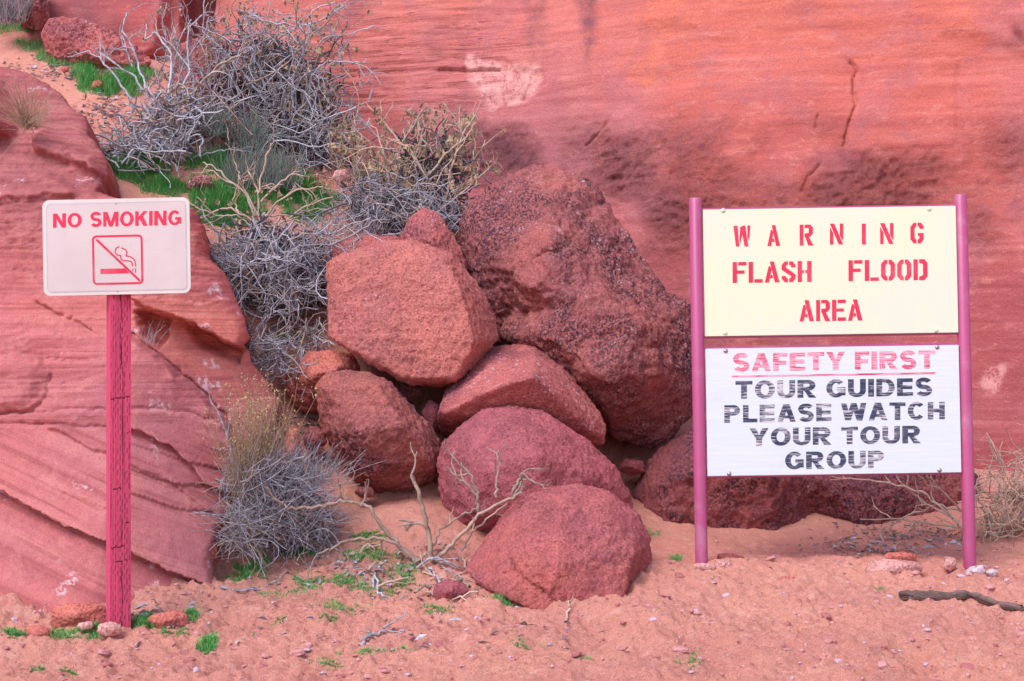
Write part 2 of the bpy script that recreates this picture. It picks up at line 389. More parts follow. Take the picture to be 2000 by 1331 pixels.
# ------------------------------------------------------------------ slickrock slope on the left
SP = [(-900, 40), (-300, 70), (0, 112), (60, 142), (120, 178), (165, 225), (178, 262), (206, 300), (214, 335), (200, 352), (195, 370), (225, 380), (270, 394), (370, 405), (400, 440),
      (418, 500), (455, 552), (488, 612), (497, 660), (488, 690), (510, 722), (536, 750), (545, 800), (520, 880), (490, 960), (440, 1040), (422, 1085),
      (425, 1150), (410, 1230), (230, 1290), (0, 1330), (-900, 1400)]
sx = np.concatenate([np.linspace(-9, -3.1, 30), np.linspace(-3.05, -.85, 330)])
sz = np.concatenate([np.linspace(-.35, 2.9, 420), np.linspace(2.92, 3.6, 50)])
X, Z = np.meshgrid(sx, sz)
Ys = np.where(Z < 1.9, 6.22 + .66 * Z, 7.474 + 1.35 * (Z - 1.9)) + .10 * (X + 2) + .95 * np.maximum(0, X + 1.85) ** 1.25
for _ in range(2): px, py = proj(np.stack([X, Ys, Z], -1))
p3 = np.stack([X, Ys, Z], -1)
wx, wy = wob(px, py, 12, 70, 21); wx, wy = wob(wx, wy, 4, 14, 23)
SF = [('line', [(-80, 912), (0, 955), (130, 1030), (260, 1082), (390, 1145), (430, 1160)], .014, 3, .045, 120),
      ('line', [(90, 830), (200, 880), (300, 930), (420, 1005)], .008, 3, .012, 40),
      ('line', [(-60, 812), (0, 808), (150, 800), (300, 808), (430, 818)], .02, 3, -.02, 30),
      ('line', [(-60, 832), (0, 830), (100, 826), (230, 834)], .03, 2.5, -.02, 30),
      ('line', [(262, 655), (300, 690), (350, 738), (400, 780), (440, 812), (456, 870), (480, 905)], .045, 4, -.04, 60),
      ('line', [(250, 838), (330, 880), (400, 938), (440, 965)], .015, 3, .035, 60),
      ('line', [(40, 690), (75, 695), (96, 730), (88, 770), (55, 798), (0, 806)], .012, 3, -.012, 40),
      ('line', [(80, 590), (110, 612), (150, 632), (180, 645)], .02, 4, .01, 24),
      ('poly', [(258, 592), (268, 520), (300, 450), (370, 405), (410, 440), (432, 500), (470, 560), (505, 615), (510, 690), (470, 692), (440, 676), (400, 655), (366, 632), (330, 622), (290, 612)], .20, 16),
      ('poly', [(255, 600), (300, 606), (340, 622), (338, 660), (312, 690), (275, 660)], -.16, 16),
      ('poly', [(362, 626), (420, 655), (480, 690), (470, 715), (400, 690), (366, 668)], -.10, 14),
      ('poly', [(55, 262), (90, 246), (150, 285), (205, 300), (205, 345), (150, 335), (100, 318), (60, 300)], .14, 22),
      ('poly', [(-60, 140), (8, 152), (26, 190), (30, 250), (20, 268), (-60, 270)], .30, 16),
      ('poly', [(-80, 330), (100, 330), (165, 375), (160, 395), (60, 400), (-80, 420)], .07, 18),
      ('poly', [(-80, 690), (30, 690), (80, 705), (95, 735), (80, 775), (40, 800), (-80, 808)], .05, 30)]
dY = relief(wx, wy, SF)
dip = np.stack([X * .3, X * 0, (Z + .46 * X) * 5], -1); flat = np.stack([X * .4, X * 0, Z * 8], -1)
lowm = sstep(py, 815, 850)
dY += .05 * fbm(p3, .9, 3, seed=31) + .020 * fbm(p3, 3, 3, seed=32)
td_ = (Z + .50 * X) * 9 + .9 * fbm(p3, 1.6, 3, seed=38); tf_ = (Z + .04 * X) * 9 + 1.2 * fbm(p3, 1.4, 3, seed=39)
saw = lambda t: (t - np.floor(t)) ** 1.6
mod = np.clip(.3 + 1.6 * fbm(np.stack([X * .9, X * 0, Z * 2.5], -1), 1, 2, seed=42), 0, 1)
dY += .038 * mod * (lowm * saw(td_) * (1 - .6 * sstep(py, 1010, 1090)) + (1 - lowm) * saw(-tf_)) + .010 * mod * saw(-tf_ * 3.7 + td_) * (1 - lowm)
dY += lowm * .012 * fbm(dip, 1.6, 4, seed=33) + (1 - lowm) * .014 * fbm(flat, 1.3, 4, seed=34)
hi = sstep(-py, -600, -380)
dY += hi * (.018 * ridged(p3 * [1, 1, 1.6], 8, 3, seed=35) + .010 * fbm(p3, 26, 3, seed=36)) + .004 * fbm(p3, 30, 3, seed=37)
sdv = poly_sd(wx, wy, SP)
edge = np.clip((sdv + 26) / 26, 0, 1)
flank = .12 * (1 - np.sqrt(1 - edge ** 2 * .98)) + np.clip(sdv, 0, 60) * .07
keep = (sdv < 24)
V = np.stack([X - .25 * flank, Ys + dY + flank, Z], -1).reshape(-1, 3)
purp = np.clip(.45 + 1.3 * fbm(p3, 1.1, 4, seed=41), 0, 1)
alcove_orange = sstep(-poly_sd(wx, wy, [(258, 592), (330, 570), (470, 590), (505, 615), (510, 690), (560, 800), (440, 800), (300, 690)]), -10, 30)  # more orange tone around the hollow and the lower bulge
m = M('slickrock', .88, .15)
bd = m.noise(1, 5, .6, vec=m.mapv((.5, .5, 11), vec=m.mapv(rot=(0, -.44, 0)))); bf = m.noise(1, 5, .6, vec=m.mapv((.6, .6, 13)))
bd2 = m.noise(1, 3, .6, vec=m.mapv((1, 1, 42), vec=m.mapv(rot=(0, -.44, 0)))); bf2 = m.noise(1, 3, .6, vec=m.mapv((1, 1, 46), rot=(0, .03, 0)))
lw = m.attr('low')
bb = m.n('ShaderNodeMix'); m.link(lw, bb.inputs[0]); m.link(bf, bb.inputs[2]); m.link(bd, bb.inputs[3]); bb = bb.outputs[0]
b2 = m.n('ShaderNodeMix'); m.link(lw, b2.inputs[0]); m.link(bf2, b2.inputs[2]); m.link(bd2, b2.inputs[3]); b2 = b2.outputs[0]
c = m.mix(m.attr('purp'), (.55, .175, .135), (.48, .19, .185))
c = m.mix(m.mul(m.attr('alcove_orange'), .7), c, (.62, .215, .135))
c = m.mix(m.ramp(bb, .42, .66, 0, .7), c, (.38, .115, .11))
c = m.mix(m.ramp(bb, .48, .28, 0, .5), c, (.60, .26, .20))
c = m.mix(m.ramp(b2, .52, .62, 0, .5), c, (.31, .09, .08))
c = m.mix(m.ramp(m.noise(6, 8, .75, dist=.5), .50, .66, 0, .45), c, (.62, .28, .215))
c = m.mix(m.ramp(m.noise(45, 5, .8), .56, .66, 0, .5), c, (.30, .10, .09))
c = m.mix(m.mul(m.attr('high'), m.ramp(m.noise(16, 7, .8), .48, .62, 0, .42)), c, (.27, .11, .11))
c = m.mix(m.mul(m.ramp(m.noise(5, 3), .64, .70), m.ramp(m.noise(34, 4, .7), .45, .55)), c, (.64, .46, .43))
c = grain(m, c, 120, .86, 1.14)
nr = m.bump(b2, .3, .02)
nr = m.bump(m.mul(m.noise(30, 6, .75), m.math('ADD', m.attr('high'), .2)), .7, .03, nr)
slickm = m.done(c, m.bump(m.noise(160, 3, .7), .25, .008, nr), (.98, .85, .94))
V, Fq, at = compact(V, grid_faces(len(sz), len(sx), keep), {'purp': purp.ravel(), 'low': lowm.ravel(), 'high': hi.ravel(), 'alcove_orange': alcove_orange.ravel()})
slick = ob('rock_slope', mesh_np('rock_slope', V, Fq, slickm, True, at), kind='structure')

# ------------------------------------------------------------------ boulders
def hull_mesh(hulls, vox, iters):
    """union of convex hulls -> even quad mesh with worn edges; returns vertices, normals, faces"""
    bm = bmesh.new()
    for pts in hulls:
        vs = [bm.verts.new(p) for p in pts]
        r = bmesh.ops.convex_hull(bm, input=vs)
        dead = [v for v in r['geom_interior'] if isinstance(v, bmesh.types.BMVert)]
        bmesh.ops.delete(bm, geom=dead, context='VERTS')
    bmesh.ops.recalc_face_normals(bm, faces=bm.faces)
    me = bpy.data.meshes.new('tmp'); bm.to_mesh(me); bm.free()
    o = bpy.data.objects.new('tmp', me); C.objects.link(o)
    r = o.modifiers.new('r', 'REMESH'); r.mode = 'VOXEL'; r.voxel_size = vox
    s = o.modifiers.new('s', 'SMOOTH'); s.factor = .5; s.iterations = iters
    dg = bpy.context.evaluated_depsgraph_get(); e = o.evaluated_get(dg); em = e.to_mesh()
    n = len(em.vertices); V = np.empty(n * 3, np.float32); em.vertices.foreach_get('co', V)
    N = np.empty(n * 3, np.float32); em.vertices.foreach_get('normal', N)
    k = len(em.polygons); L = np.empty(len(em.loops), np.int32); em.loops.foreach_get('vertex_index', L)
    e.to_mesh_clear(); bpy.data.objects.remove(o); bpy.data.meshes.remove(me)
    return V.reshape(-1, 3).astype(float), N.reshape(-1, 3).astype(float), L.reshape(-1, 4)
def boulder(name, label, mat, hulls, vox=.011, iters=2, amp=1.0, seed=0, cat='boulder', fine=1.0, group=None, feats=None, band=0, lift=0.0):
    """hulls: list of (outline px, Y, thickness behind, [(px,py,dY) front points])"""
    H = []
    for out, Y, th, fr in hulls:
        dd = [q[2] if len(q) > 2 else 0 for q in out]; out = [q[:2] for q in out]; o = np.array(out, float); cxy = o.mean(0)
        pts = [P(x, y, Y + d) for (x, y), d in zip(out, dd)] + [P(x, y, Y + d) for x, y, d in fr]
        b = cxy + (o - cxy) * .78
        pts += [P(x, y, Y + th) for x, y in b]
        H.append([tuple(q) for q in pts])
    V, N, Fq = hull_mesh(H, vox, iters)
    sc = max(.5, vox / .012)
    d = amp * (.026 * fbm(V, 2.6 / sc, 3, seed=seed) + .016 * fbm(V, 8 / sc, 3, seed=seed + 1)) * sc
    q = ridged(V * [1, 1, 1.4], 5 / sc, 2, seed=seed + 6); d -= amp * .030 * sc * np.maximum(0, q - .45)     # chips and fracture lines
    d += fine * (.008 * ridged(V, 17 / sc, 3, seed=seed + 2) + .011 * fbm(V, 44 / sc, 3, seed=seed + 3)) * sc
    if band: d += band * ridged(np.stack([V[:, 0] * .6, V[:, 1] * .6, V[:, 2] * 9 + V[:, 0] * 2], -1), 2, 2, seed=seed + 4)
    V = V + N * d[:, None]
    V[:, 2] += lift
    if feats:
        qx, qy = proj(V); qx, qy = wob(qx, qy, 5, 20, seed + .5)
        V[:, 1] += relief(qx, qy, feats) * (N[:, 1] < .2)
    base = np.array([V[:, 0].mean(), V[:, 1].mean(), V[:, 2].min()])
    o = ob(name, mesh_np(name, V - base, Fq, mat), None, tuple(base))
    return tag(o, label, cat, group)
R_red = ((.46, .150, .105), (.40, .125, .105))
mB1 = rock_mat('speckled_rock', (.46, .16, .135), (.37, .135, .13), .72, .85, 1, .6)
mB2 = rock_mat('block_rock', (.51, .185, .145), (.45, .165, .145), .12, .18, 2, .5)
mB5 = rock_mat('wedge_rock', (.45, .145, .125), (.38, .12, .12), .35, .45, 3, .45)
mB6 = rock_mat('round_rock', (.40, .125, .13), (.34, .11, .125), .22, .10, 4, .5)
mB7 = rock_mat('front_rock', (.49, .155, .13), (.42, .135, .14), .10, .22, 5, .55)
mB8 = rock_mat('crusty_rock', (.47, .17, .13), (.40, .14, .13), .45, .42, 6, .6)
mB11 = rock_mat('varnished_rock', (.35, .11, .10), (.27, .09, .105), .7, .1, 7, .6)
mSm = rock_mat('small_rock', (.50, .17, .12), (.43, .14, .115), .15, .05, 8, .4)
mPale = rock_mat('pale_stone', (.56, .33, .28), (.50, .24, .20), .05, .35, 9, .35)
mWhite = rock_mat('white_stone', (.62, .56, .55), (.52, .44, .43), .08, .3, 10, .4)
boulder('boulder', 'largest boulder, dark speckled and lichen crusted, leaning against the cliff behind the pile', mB1,
        [([(897, 435), (912, 398), (950, 364), (1000, 341), (1050, 328), (1110, 335), (1160, 362), (1195, 412), (1215, 470), (1225, 525), (1150, 660), (1000, 690), (955, 645), (940, 570), (905, 520)], 8.55, .7,
          [(1080, 480, -.55), (1000, 520, -.42), (1150, 530, -.38), (1060, 400, -.32), (960, 450, -.25)]),
         ([(1010, 600), (1100, 490), (1222, 512), (1290, 557), (1345, 597), (1366, 700), (1357, 795), (1312, 856), (1270, 878), (1200, 862), (1120, 800), (1010, 720), (970, 660)], 8.35, .7,
          [(1250, 640, -.45), (1180, 740, -.55), (1290, 725, -.40), (1060, 650, -.42), (1150, 560, -.40)]),
         ([(930, 480), (1020, 400), (1190, 405), (1222, 450), (1300, 565), (1300, 700), (1150, 740), (1000, 650)], 8.45, .6, [(1080, 520, -.52), (1130, 620, -.52), (1190, 600, -.46), (1040, 560, -.46)])], vox=.013, seed=1, fine=1.3)
boulder('boulder', 'square-faced orange-red block resting on top of the boulder pile', mB2,
        [([(640, 585, -.22), (638, 514, -.14), (660, 498, -.02), (740, 474, 0), (800, 466, .05), (884, 497, .02), (908, 535, .02), (945, 572, .05), (968, 620, .05), (972, 664, .02), (940, 702, -.05), (892, 744, -.34), (862, 757, -.15), (790, 750, -.32), (715, 706, -.34), (643, 658, -.28)], 7.95, .45,
          [(655, 518, -.22), (742, 484, -.16), (800, 478, -.14), (870, 507, -.20), (898, 562, -.30), (926, 668, -.36), (886, 736, -.38), (792, 738, -.38), (716, 696, -.38)])],
        seed=2, amp=.3, iters=1)
boulder('boulder', 'small pointed reddish rock standing between the square block and the largest boulder', mB5,
        [([(778, 462), (800, 425), (826, 405), (852, 415), (882, 450), (902, 492), (912, 545), (860, 570), (790, 510)], 8.4, .4, [(840, 470, -.2), (880, 530, -.15)])], seed=3, amp=.6)
boulder('boulder', 'low purple-red rock half hidden behind the square block under grey twigs', mB5,
        [([(588, 520), (640, 482), (690, 464), (780, 462), (805, 520), (700, 640), (620, 612), (595, 570)], 8.5, .5, [(650, 540, -.15), (720, 490, -.1)])], seed=4, amp=.6)
mWedge = rock_mat('wedge_rock_pale_top', (.45, .15, .13), (.38, .12, .12), .25, .85, 3.3, .45)
boulder('boulder', 'wedge shaped boulder with pale flat top and overhanging lip above the rounded boulder', mWedge,
        [([(854, 826, -.15), (856, 802, -.30), (884, 722, .2), (916, 680, .34), (1047, 671, .34), (1100, 715, .2), (1168, 800, .1), (1184, 832), (1180, 868), (1100, 890, .2), (950, 880, .3), (880, 860, .2), (860, 846, 0)], 7.8, .5,
          [(1043, 736, -.48), (985, 751, -.48), (925, 776, -.44), (872, 806, -.38), (1150, 840, -.16), (1172, 850, -.08)])], seed=5, amp=.2, iters=1, fine=.7)
boulder('boulder', 'broad rounded purple-red boulder in the middle of the pile behind the front boulder', mB6,
        [([(852, 905), (862, 865), (900, 825), (950, 797), (1000, 790), (1060, 800), (1110, 830), (1160, 865), (1205, 912), (1230, 962), (1236, 1002), (1200, 1055), (1100, 1090), (920, 1070), (880, 1025), (855, 955)], 7.4, .5,
          [(1050, 890, -.42), (950, 920, -.40), (920, 1000, -.32), (1000, 830, -.22), (1150, 930, -.25), (1060, 1010, -.42)])], seed=6, amp=.6, fine=.8)
boulder('boulder', 'frontmost large red boulder sitting on the sand with a sloping flat left face', mB7,
        [([(908, 1114, -.15), (950, 1050, -.05), (1000, 983), (1048, 955), (1130, 946), (1190, 960), (1244, 1002), (1268, 1050), (1270, 1094), (1256, 1140), (1246, 1195), (1150, 1225), (1050, 1215), (960, 1190), (914, 1150)], 6.8, .5,
          [(1040, 968, -.10), (1100, 985, -.30), (985, 1092, -.42), (955, 1150, -.44), (1060, 1200, -.52), (1205, 1195, -.46), (1238, 1080, -.34), (1185, 1000, -.26), (1090, 1100, -.52)])], seed=7, amp=.35, fine=1.0, iters=1,
        feats=[('line', [(1000, 1095), (1022, 1130), (1060, 1155), (1085, 1178)], .02, 2.5, .006, 14)])
boulder('boulder', 'crusty red boulder with a hollow overhang under it, left of the rounded boulder', mB8,
        [([(614, 756), (640, 728), (716, 727), (750, 741), (802, 792), (842, 836), (869, 890), (862, 930), (800, 957), (742, 963), (690, 938), (655, 890), (626, 830)], 7.6, .45,
          [(640, 762, -.26), (738, 752, -.32), (792, 832, -.40), (704, 850, -.42), (836, 900, -.26), (716, 925, -.30), (660, 850, -.28)])], seed=8, amp=.5, fine=1.3, iters=1)
boulder('boulder', 'small orange-red rounded boulder tucked in at the left corner below the square block', mSm,
        [([(556, 748), (565, 710), (600, 688), (645, 680), (690, 690), (706, 714), (690, 760), (640, 806), (590, 806), (560, 775)], 7.85, .35, [(620, 730, -.22), (660, 720, -.2)])], seed=9, amp=.6)
boulder('rock', 'narrow upright red stone standing just behind the yellowish bush', mSm,
        [([(550, 918), (554, 865), (566, 832), (580, 836), (590, 880), (588, 922)], 7.4, .12, [(570, 880, -.06)])], seed=10, amp=.25, cat='rock', vox=.008)
boulder('boulder', 'long dark varnished boulder lying at the cliff foot behind the flash flood sign', mB11,
        [([(1240, 962), (1270, 900), (1320, 850), (1375, 826), (1500, 820), (1560, 850), (1600, 930), (1600, 1065), (1300, 1075), (1245, 1015)], 8.2, .7,
          [(1400, 900, -.36), (1320, 940, -.28), (1500, 930, -.38), (1520, 1050, -.28), (1300, 1040, -.2)]),
         ([(1500, 830), (1700, 835), (1850, 850), (1905, 930), (1910, 1050), (1780, 1060), (1500, 1065)], 8.40, .7, [(1600, 940, -.40), (1740, 970, -.34), (1850, 980, -.2), (1700, 1045, -.36), (1840, 1045, -.2)])], seed=11, amp=.9, fine=1.2, vox=.013)
boulder('rock', 'knobbly purple-red rock outcrop at upper left beneath the cliff face', mB5,
        [([(86, 70), (100, 42), (150, 36), (215, 60), (262, 85), (300, 120), (290, 150), (160, 155), (95, 125)], 10.55, .4, [(130, 75, -.15), (170, 105, -.2), (250, 125, -.1)])], seed=12, cat='rock', fine=1.8)
boulder('rock', 'dark rock block at the top left edge beside the dry grass tussock', mB1,
        [([(48, -25), (95, -30), (100, 40), (78, 62), (40, 55)], 10.7, .4, [(70, 10, -.15)])], seed=13, cat='rock')
boulder('rock', 'tall reddish rock standing behind the bare branches of the upper left shrub', mB1,
        [([(335, 232), (338, 130), (365, 78), (405, 62), (445, 90), (470, 160), (478, 240), (400, 270)], 10.1, .35, [(400, 150, -.2), (440, 200, -.15)])], seed=14, cat='rock', fine=1.3)
boulder('rock', 'small oval speckled rock lying in the green grass right of the no smoking panel', mB1,
        [([(364, 360), (372, 346), (392, 341), (412, 347), (416, 362), (405, 374), (380, 377), (366, 371)], 8.95, .1, [(390, 358, -.05)])], seed=15, cat='rock', vox=.006, amp=.4)
boulder('rock', 'orange rock lump where the slickrock slope meets the sand', mSm,
        [([(300, 1078), (330, 1062), (370, 1052), (420, 1060), (430, 1090), (400, 1118), (350, 1105)], 6.75, .3, [(370, 1080, -.09)])], seed=16, cat='rock', amp=.5)
STN = [('reddish brown rounded rock just behind the foot of the wooden post', mSm, [(98, 1222), (104, 1196), (130, 1187), (180, 1184), (208, 1190), (210, 1232), (150, 1242), (105, 1238)], 6.02, .14, -.07),
       ('pinkish orange rock lying right of the wooden post', mSm, [(281, 1222), (300, 1206), (345, 1197), (366, 1208), (370, 1232), (350, 1246), (300, 1245)], 5.98, .12, -.08),
       ('flat orange rock at the left edge in front of the slope', mSm, [(42, 1248), (52, 1233), (80, 1228), (102, 1238), (104, 1256), (75, 1264), (45, 1262)], 5.9, .1, -.05),
       ('pale stone touching the front of the wooden post', mPale, [(188, 1242), (195, 1226), (218, 1222), (236, 1230), (236, 1246), (210, 1252)], 5.82, .05, -.03),
       ('small flat pale stone left of the wooden post foot', mPale, [(149, 1233), (156, 1224), (178, 1221), (184, 1230), (178, 1238), (158, 1240)], 5.88, .05, -.02),
       ('smooth purple rounded stone among fallen twigs left of the front boulder', mB6, [(846, 1168), (850, 1150), (872, 1139), (900, 1142), (915, 1158), (916, 1178), (885, 1188), (855, 1184)], 6.35, .14, -.08),
       ('large flat pale slab stone lying between the two sign posts', mPale, [(1688, 1122), (1695, 1106), (1730, 1098), (1790, 1103), (1806, 1112), (1800, 1124), (1760, 1136), (1735, 1146), (1695, 1142)], 6.72, .18, -.06),
       ('flat pinkish red stone just behind the large pale slab', mSm, [(1724, 1098), (1732, 1087), (1765, 1085), (1790, 1090), (1792, 1103), (1760, 1108)], 6.98, .12, -.04),
       ('white chalky stone at the foot of the right sign post', mWhite, [(1884, 1124), (1895, 1114), (1920, 1111), (1926, 1124), (1915, 1134), (1890, 1135)], 6.72, .07, -.04),
       ('small white chip beside the white stone at the right sign post', mWhite, [(1924, 1126), (1932, 1119), (1948, 1121), (1949, 1130), (1935, 1134)], 6.7, .04, -.02),
       ('upright pale pink stone just left of the right sign post', mPale, [(1843, 1116), (1846, 1100), (1858, 1094), (1869, 1100), (1868, 1116), (1855, 1124)], 6.8, .06, -.03),
       ('long pale purple stone in front of the left sign post', mPale, [(1350, 1112), (1362, 1106), (1395, 1108), (1402, 1118), (1385, 1126), (1355, 1124)], 6.72, .07, -.03),
       ('round pale purple stone right of the left sign post foot', mPale, [(1398, 1114), (1402, 1103), (1418, 1100), (1430, 1108), (1428, 1122), (1408, 1126)], 6.76, .06, -.03),
       ('brick red angular stone behind the left sign post foot', mB11, [(1400, 1098), (1402, 1089), (1430, 1087), (1454, 1095), (1454, 1108), (1430, 1112), (1405, 1106)], 6.95, .1, -.04),
       ('flat dusty red stone in the sand below the white board', mSm, [(1510, 1142), (1530, 1134), (1560, 1136), (1566, 1148), (1545, 1158), (1518, 1154)], 6.55, .1, -.03),
       ('small orange stone left of the grass under the slickrock edge', mSm, [(242, 352), (246, 344), (258, 344), (264, 352), (258, 358), (246, 358)], 9.0, .06, -.03),
       ('small pinkish stone on the littered slope at upper left', mSm, [(116, 140), (122, 133), (134, 134), (134, 144), (124, 147)], 10.1, .06, -.03),
       ('orange stone above the grass strip at upper left', mSm, [(178, 176), (182, 164), (192, 161), (200, 168), (196, 178)], 9.95, .06, -.03),
       ('small red rubble piece in the dark gap under the square block', mB8, [(770, 772), (785, 756), (815, 758), (826, 775), (805, 790), (778, 788)], 7.95, .1, -.05),
       ('pointed rubble stone between the crusty boulder and the rounded boulder', mB6, [(822, 812), (838, 786), (858, 796), (862, 830), (842, 846)], 7.75, .1, -.05),
       ('angular rubble stone in the shade left of the crusty boulder', mB8, [(590, 862), (606, 838), (632, 846), (640, 872), (618, 888), (596, 882)], 7.6, .1, -.05),
       ('flat dark rubble stone in the shadow under the largest boulder', mB11, [(1205, 920), (1222, 902), (1256, 906), (1262, 928), (1230, 936)], 8.15, .12, -.06),
       ('small brown stone under the overhang of the crusty boulder', mB8, [(690, 968), (702, 956), (726, 958), (732, 974), (710, 982)], 7.35, .1, -.04),
       ('grey stone half hidden among the twigs of the leafy shrub', mPale, [(648, 352), (655, 338), (672, 334), (688, 345), (686, 358), (660, 362)], 9.1, .07, -.03)]
for i, (lb, mt, out, Y, th, fr) in enumerate(STN):
    ctr = np.mean(out, 0)
    boulder('stone', lb, mt, [(out, Y, th, [(ctr[0], ctr[1] - 2, fr), (ctr[0] + 6, ctr[1] + 4, fr * .9)])], vox=.006, amp=.35, seed=30 + i, cat='stone', fine=.6, lift=.016)

# ------------------------------------------------------------------ lettering
def arc(cx, cy, rx, ry, a0, a1, n=22):
    return [(cx + rx * math.cos(math.radians(a0 + (a1 - a0) * i / n)), cy + ry * math.sin(math.radians(a0 + (a1 - a0) * i / n))) for i in range(n + 1)]
def ring(cx, cy, rx, ry, t, a0, a1, n=22, th=None):
    o = arc(cx, cy, rx, ry, a0, a1, n); i = arc(cx, cy, rx - t, ry - (th or t), a0, a1, n)
    return [[o[k], o[k + 1], i[k + 1], i[k]] for k in range(n)]
def strip(pts, t):
    """thick open stroke as quads"""
    p = np.array(pts, float); d = np.gradient(p, axis=0); d /= np.linalg.norm(d, axis=1, keepdims=True) + 1e-9
    nrm = np.stack([-d[:, 1], d[:, 0]], -1) * t / 2
    a, b = p + nrm, p - nrm
    return [[tuple(a[k]), tuple(a[k + 1]), tuple(b[k + 1]), tuple(b[k])] for k in range(len(p) - 1)]
def rc(x0, y0, x1, y1): return [(x0, y0), (x1, y0), (x1, y1), (x0, y1)]
def sans(ch, t=.21):
    h = t * .82
    if ch == 'I': return t, [[rc(0, 0, t, 1)]]
    if ch == 'T': w = .74; return w, [[rc(0, 1 - h, w, 1)], [rc((w - t) / 2, 0, (w + t) / 2, 1 - h)]]
    if ch == 'L': w = .66; return w, [[rc(0, 0, t, 1)], [rc(t, 0, w, h)]]
    if ch == 'E': w = .70; return w, [[rc(0, 0, t, 1)], [rc(t, 0, w, h)], [rc(t, .5 - h / 2, w * .95, .5 + h / 2)], [rc(t, 1 - h, w * .98, 1)]]
    if ch == 'F': w = .64; return w, [[rc(0, 0, t, 1)], [rc(t, .46 - h / 2, w * .92, .46 + h / 2)], [rc(t, 1 - h, w, 1)]]
    if ch == 'H': w = .78; return w, [[rc(0, 0, t, 1)], [rc(w - t, 0, w, 1)], [rc(t, .5 - h / 2, w - t, .5 + h / 2)]]
    if ch == 'U': w = .78; return w, [[rc(0, .36, t, 1)], [rc(w - t, .36, w, 1)], ring(w / 2, .36, w / 2, .37, t, 180, 360, th=h)]
    if ch == 'O': w = .88; return w, [ring(w / 2, .5, w / 2, .515, t, 0, 360, 40, th=h)]
    if ch == 'C': w = .82; return w, [ring(w / 2, .5, w / 2, .515, t, 42, 318, 34, th=h)]
    if ch == 'G': w = .84; return w, [ring(w / 2, .5, w / 2, .515, t, 42, 325, 34, th=h), [rc(w * .54, .36, w - .005, .36 + h)], [rc(w - t, .10, w - .005, .36)]]
    if ch == 'D': w = .80; return w, [[rc(0, 0, t, 1)], [rc(t, 0, w - .42, h)], [rc(t, 1 - h, w - .42, 1)], ring(w - .42, .5, .42, .5, t, -90, 90, th=h)]
    if ch in 'PR':
        w = .76 if ch == 'P' else .82
        s = [[rc(0, 0, t, 1)], [rc(t, 1 - h, w - .32, 1)], [rc(t, .40, w - .32, .40 + h)], ring(w - .34, .70, .30, .30, t, -90, 90, th=h)]
        if ch == 'R': s.append([[(w * .36, .40), (w * .62, .40), (w, 0), (w - t * 1.25, 0)]])
        return w, s
    if ch == 'S':
        w = .74; ry = (1.03 - h) / 4; rx = w / 2 - t / 2
        pts = arc(w / 2, 1.015 - h / 2 - ry, rx, ry, 25, 270, 18)[:-1] + arc(w / 2, h / 2 + ry - .015, rx, ry, 90, -155, 18)
        return w, [strip(pts, t * .92)]
    if ch == 'A':
        w = .86; k = w / 2 - t * .55; xin = lambda y: t + y * k
        return w, [[[(0, 0), (t, 0), (w / 2, (w / 2 - t) / k), (w / 2, 1), (k, 1)]], [[(w, 0), (w - t, 0), (w / 2, (w / 2 - t) / k), (w / 2, 1), (w - k, 1)]],
                   [[(xin(.2), .2), (w - xin(.2), .2), (w - xin(.36), .36), (xin(.36), .36)]]]
    if ch == 'Y':
        w = .84; return w, [[[(0, 1), (t * 1.12, 1), (w / 2, .60), (w / 2, .40), (w / 2 - t / 2, .40)]], [[(w, 1), (w - t * 1.12, 1), (w / 2, .60), (w / 2, .40), (w / 2 + t / 2, .40)]], [rc(w / 2 - t / 2, 0, w / 2 + t / 2, .40)]]
    if ch == 'W':
        w = 1.16; d = lambda a, b: [[(a, 1), (a + t, 1), (b + t, 0), (b, 0)]]
        b1, b2 = w * .27 - t / 2, w * .73 - t / 2
        return w, [d(0, b1), d(w / 2 - t / 2, b1), d(w / 2 - t / 2, b2), d(w - t, b2)]
    if ch == 'N': w = .80; return w, [[rc(0, 0, t, 1)], [rc(w - t, 0, w, 1)], [[(0, 1), (t * 1.1, 1), (w, 0), (w - t * 1.1, 0)]]]
    if ch == 'M': w = .98; return w, [[rc(0, 0, t * .9, 1)], [rc(w - t * .9, 0, w, 1)], [[(0, 1), (t * 1.2, 1), (w / 2 + t * .45, 0), (w / 2 - t * .45, 0)]], [[(w, 1), (w - t * 1.2, 1), (w / 2 - t * .45, 0), (w / 2 + t * .45, 0)]]]
    if ch == 'K': w = .80; return w, [[rc(0, 0, t, 1)], [[(t, .36), (t, .62), (w - t * 1.2, 1), (w, 1)]], [[(t * 1.15, .56), (t * 2.1, .72), (w, 0), (w - t * 1.25, 0)]]]
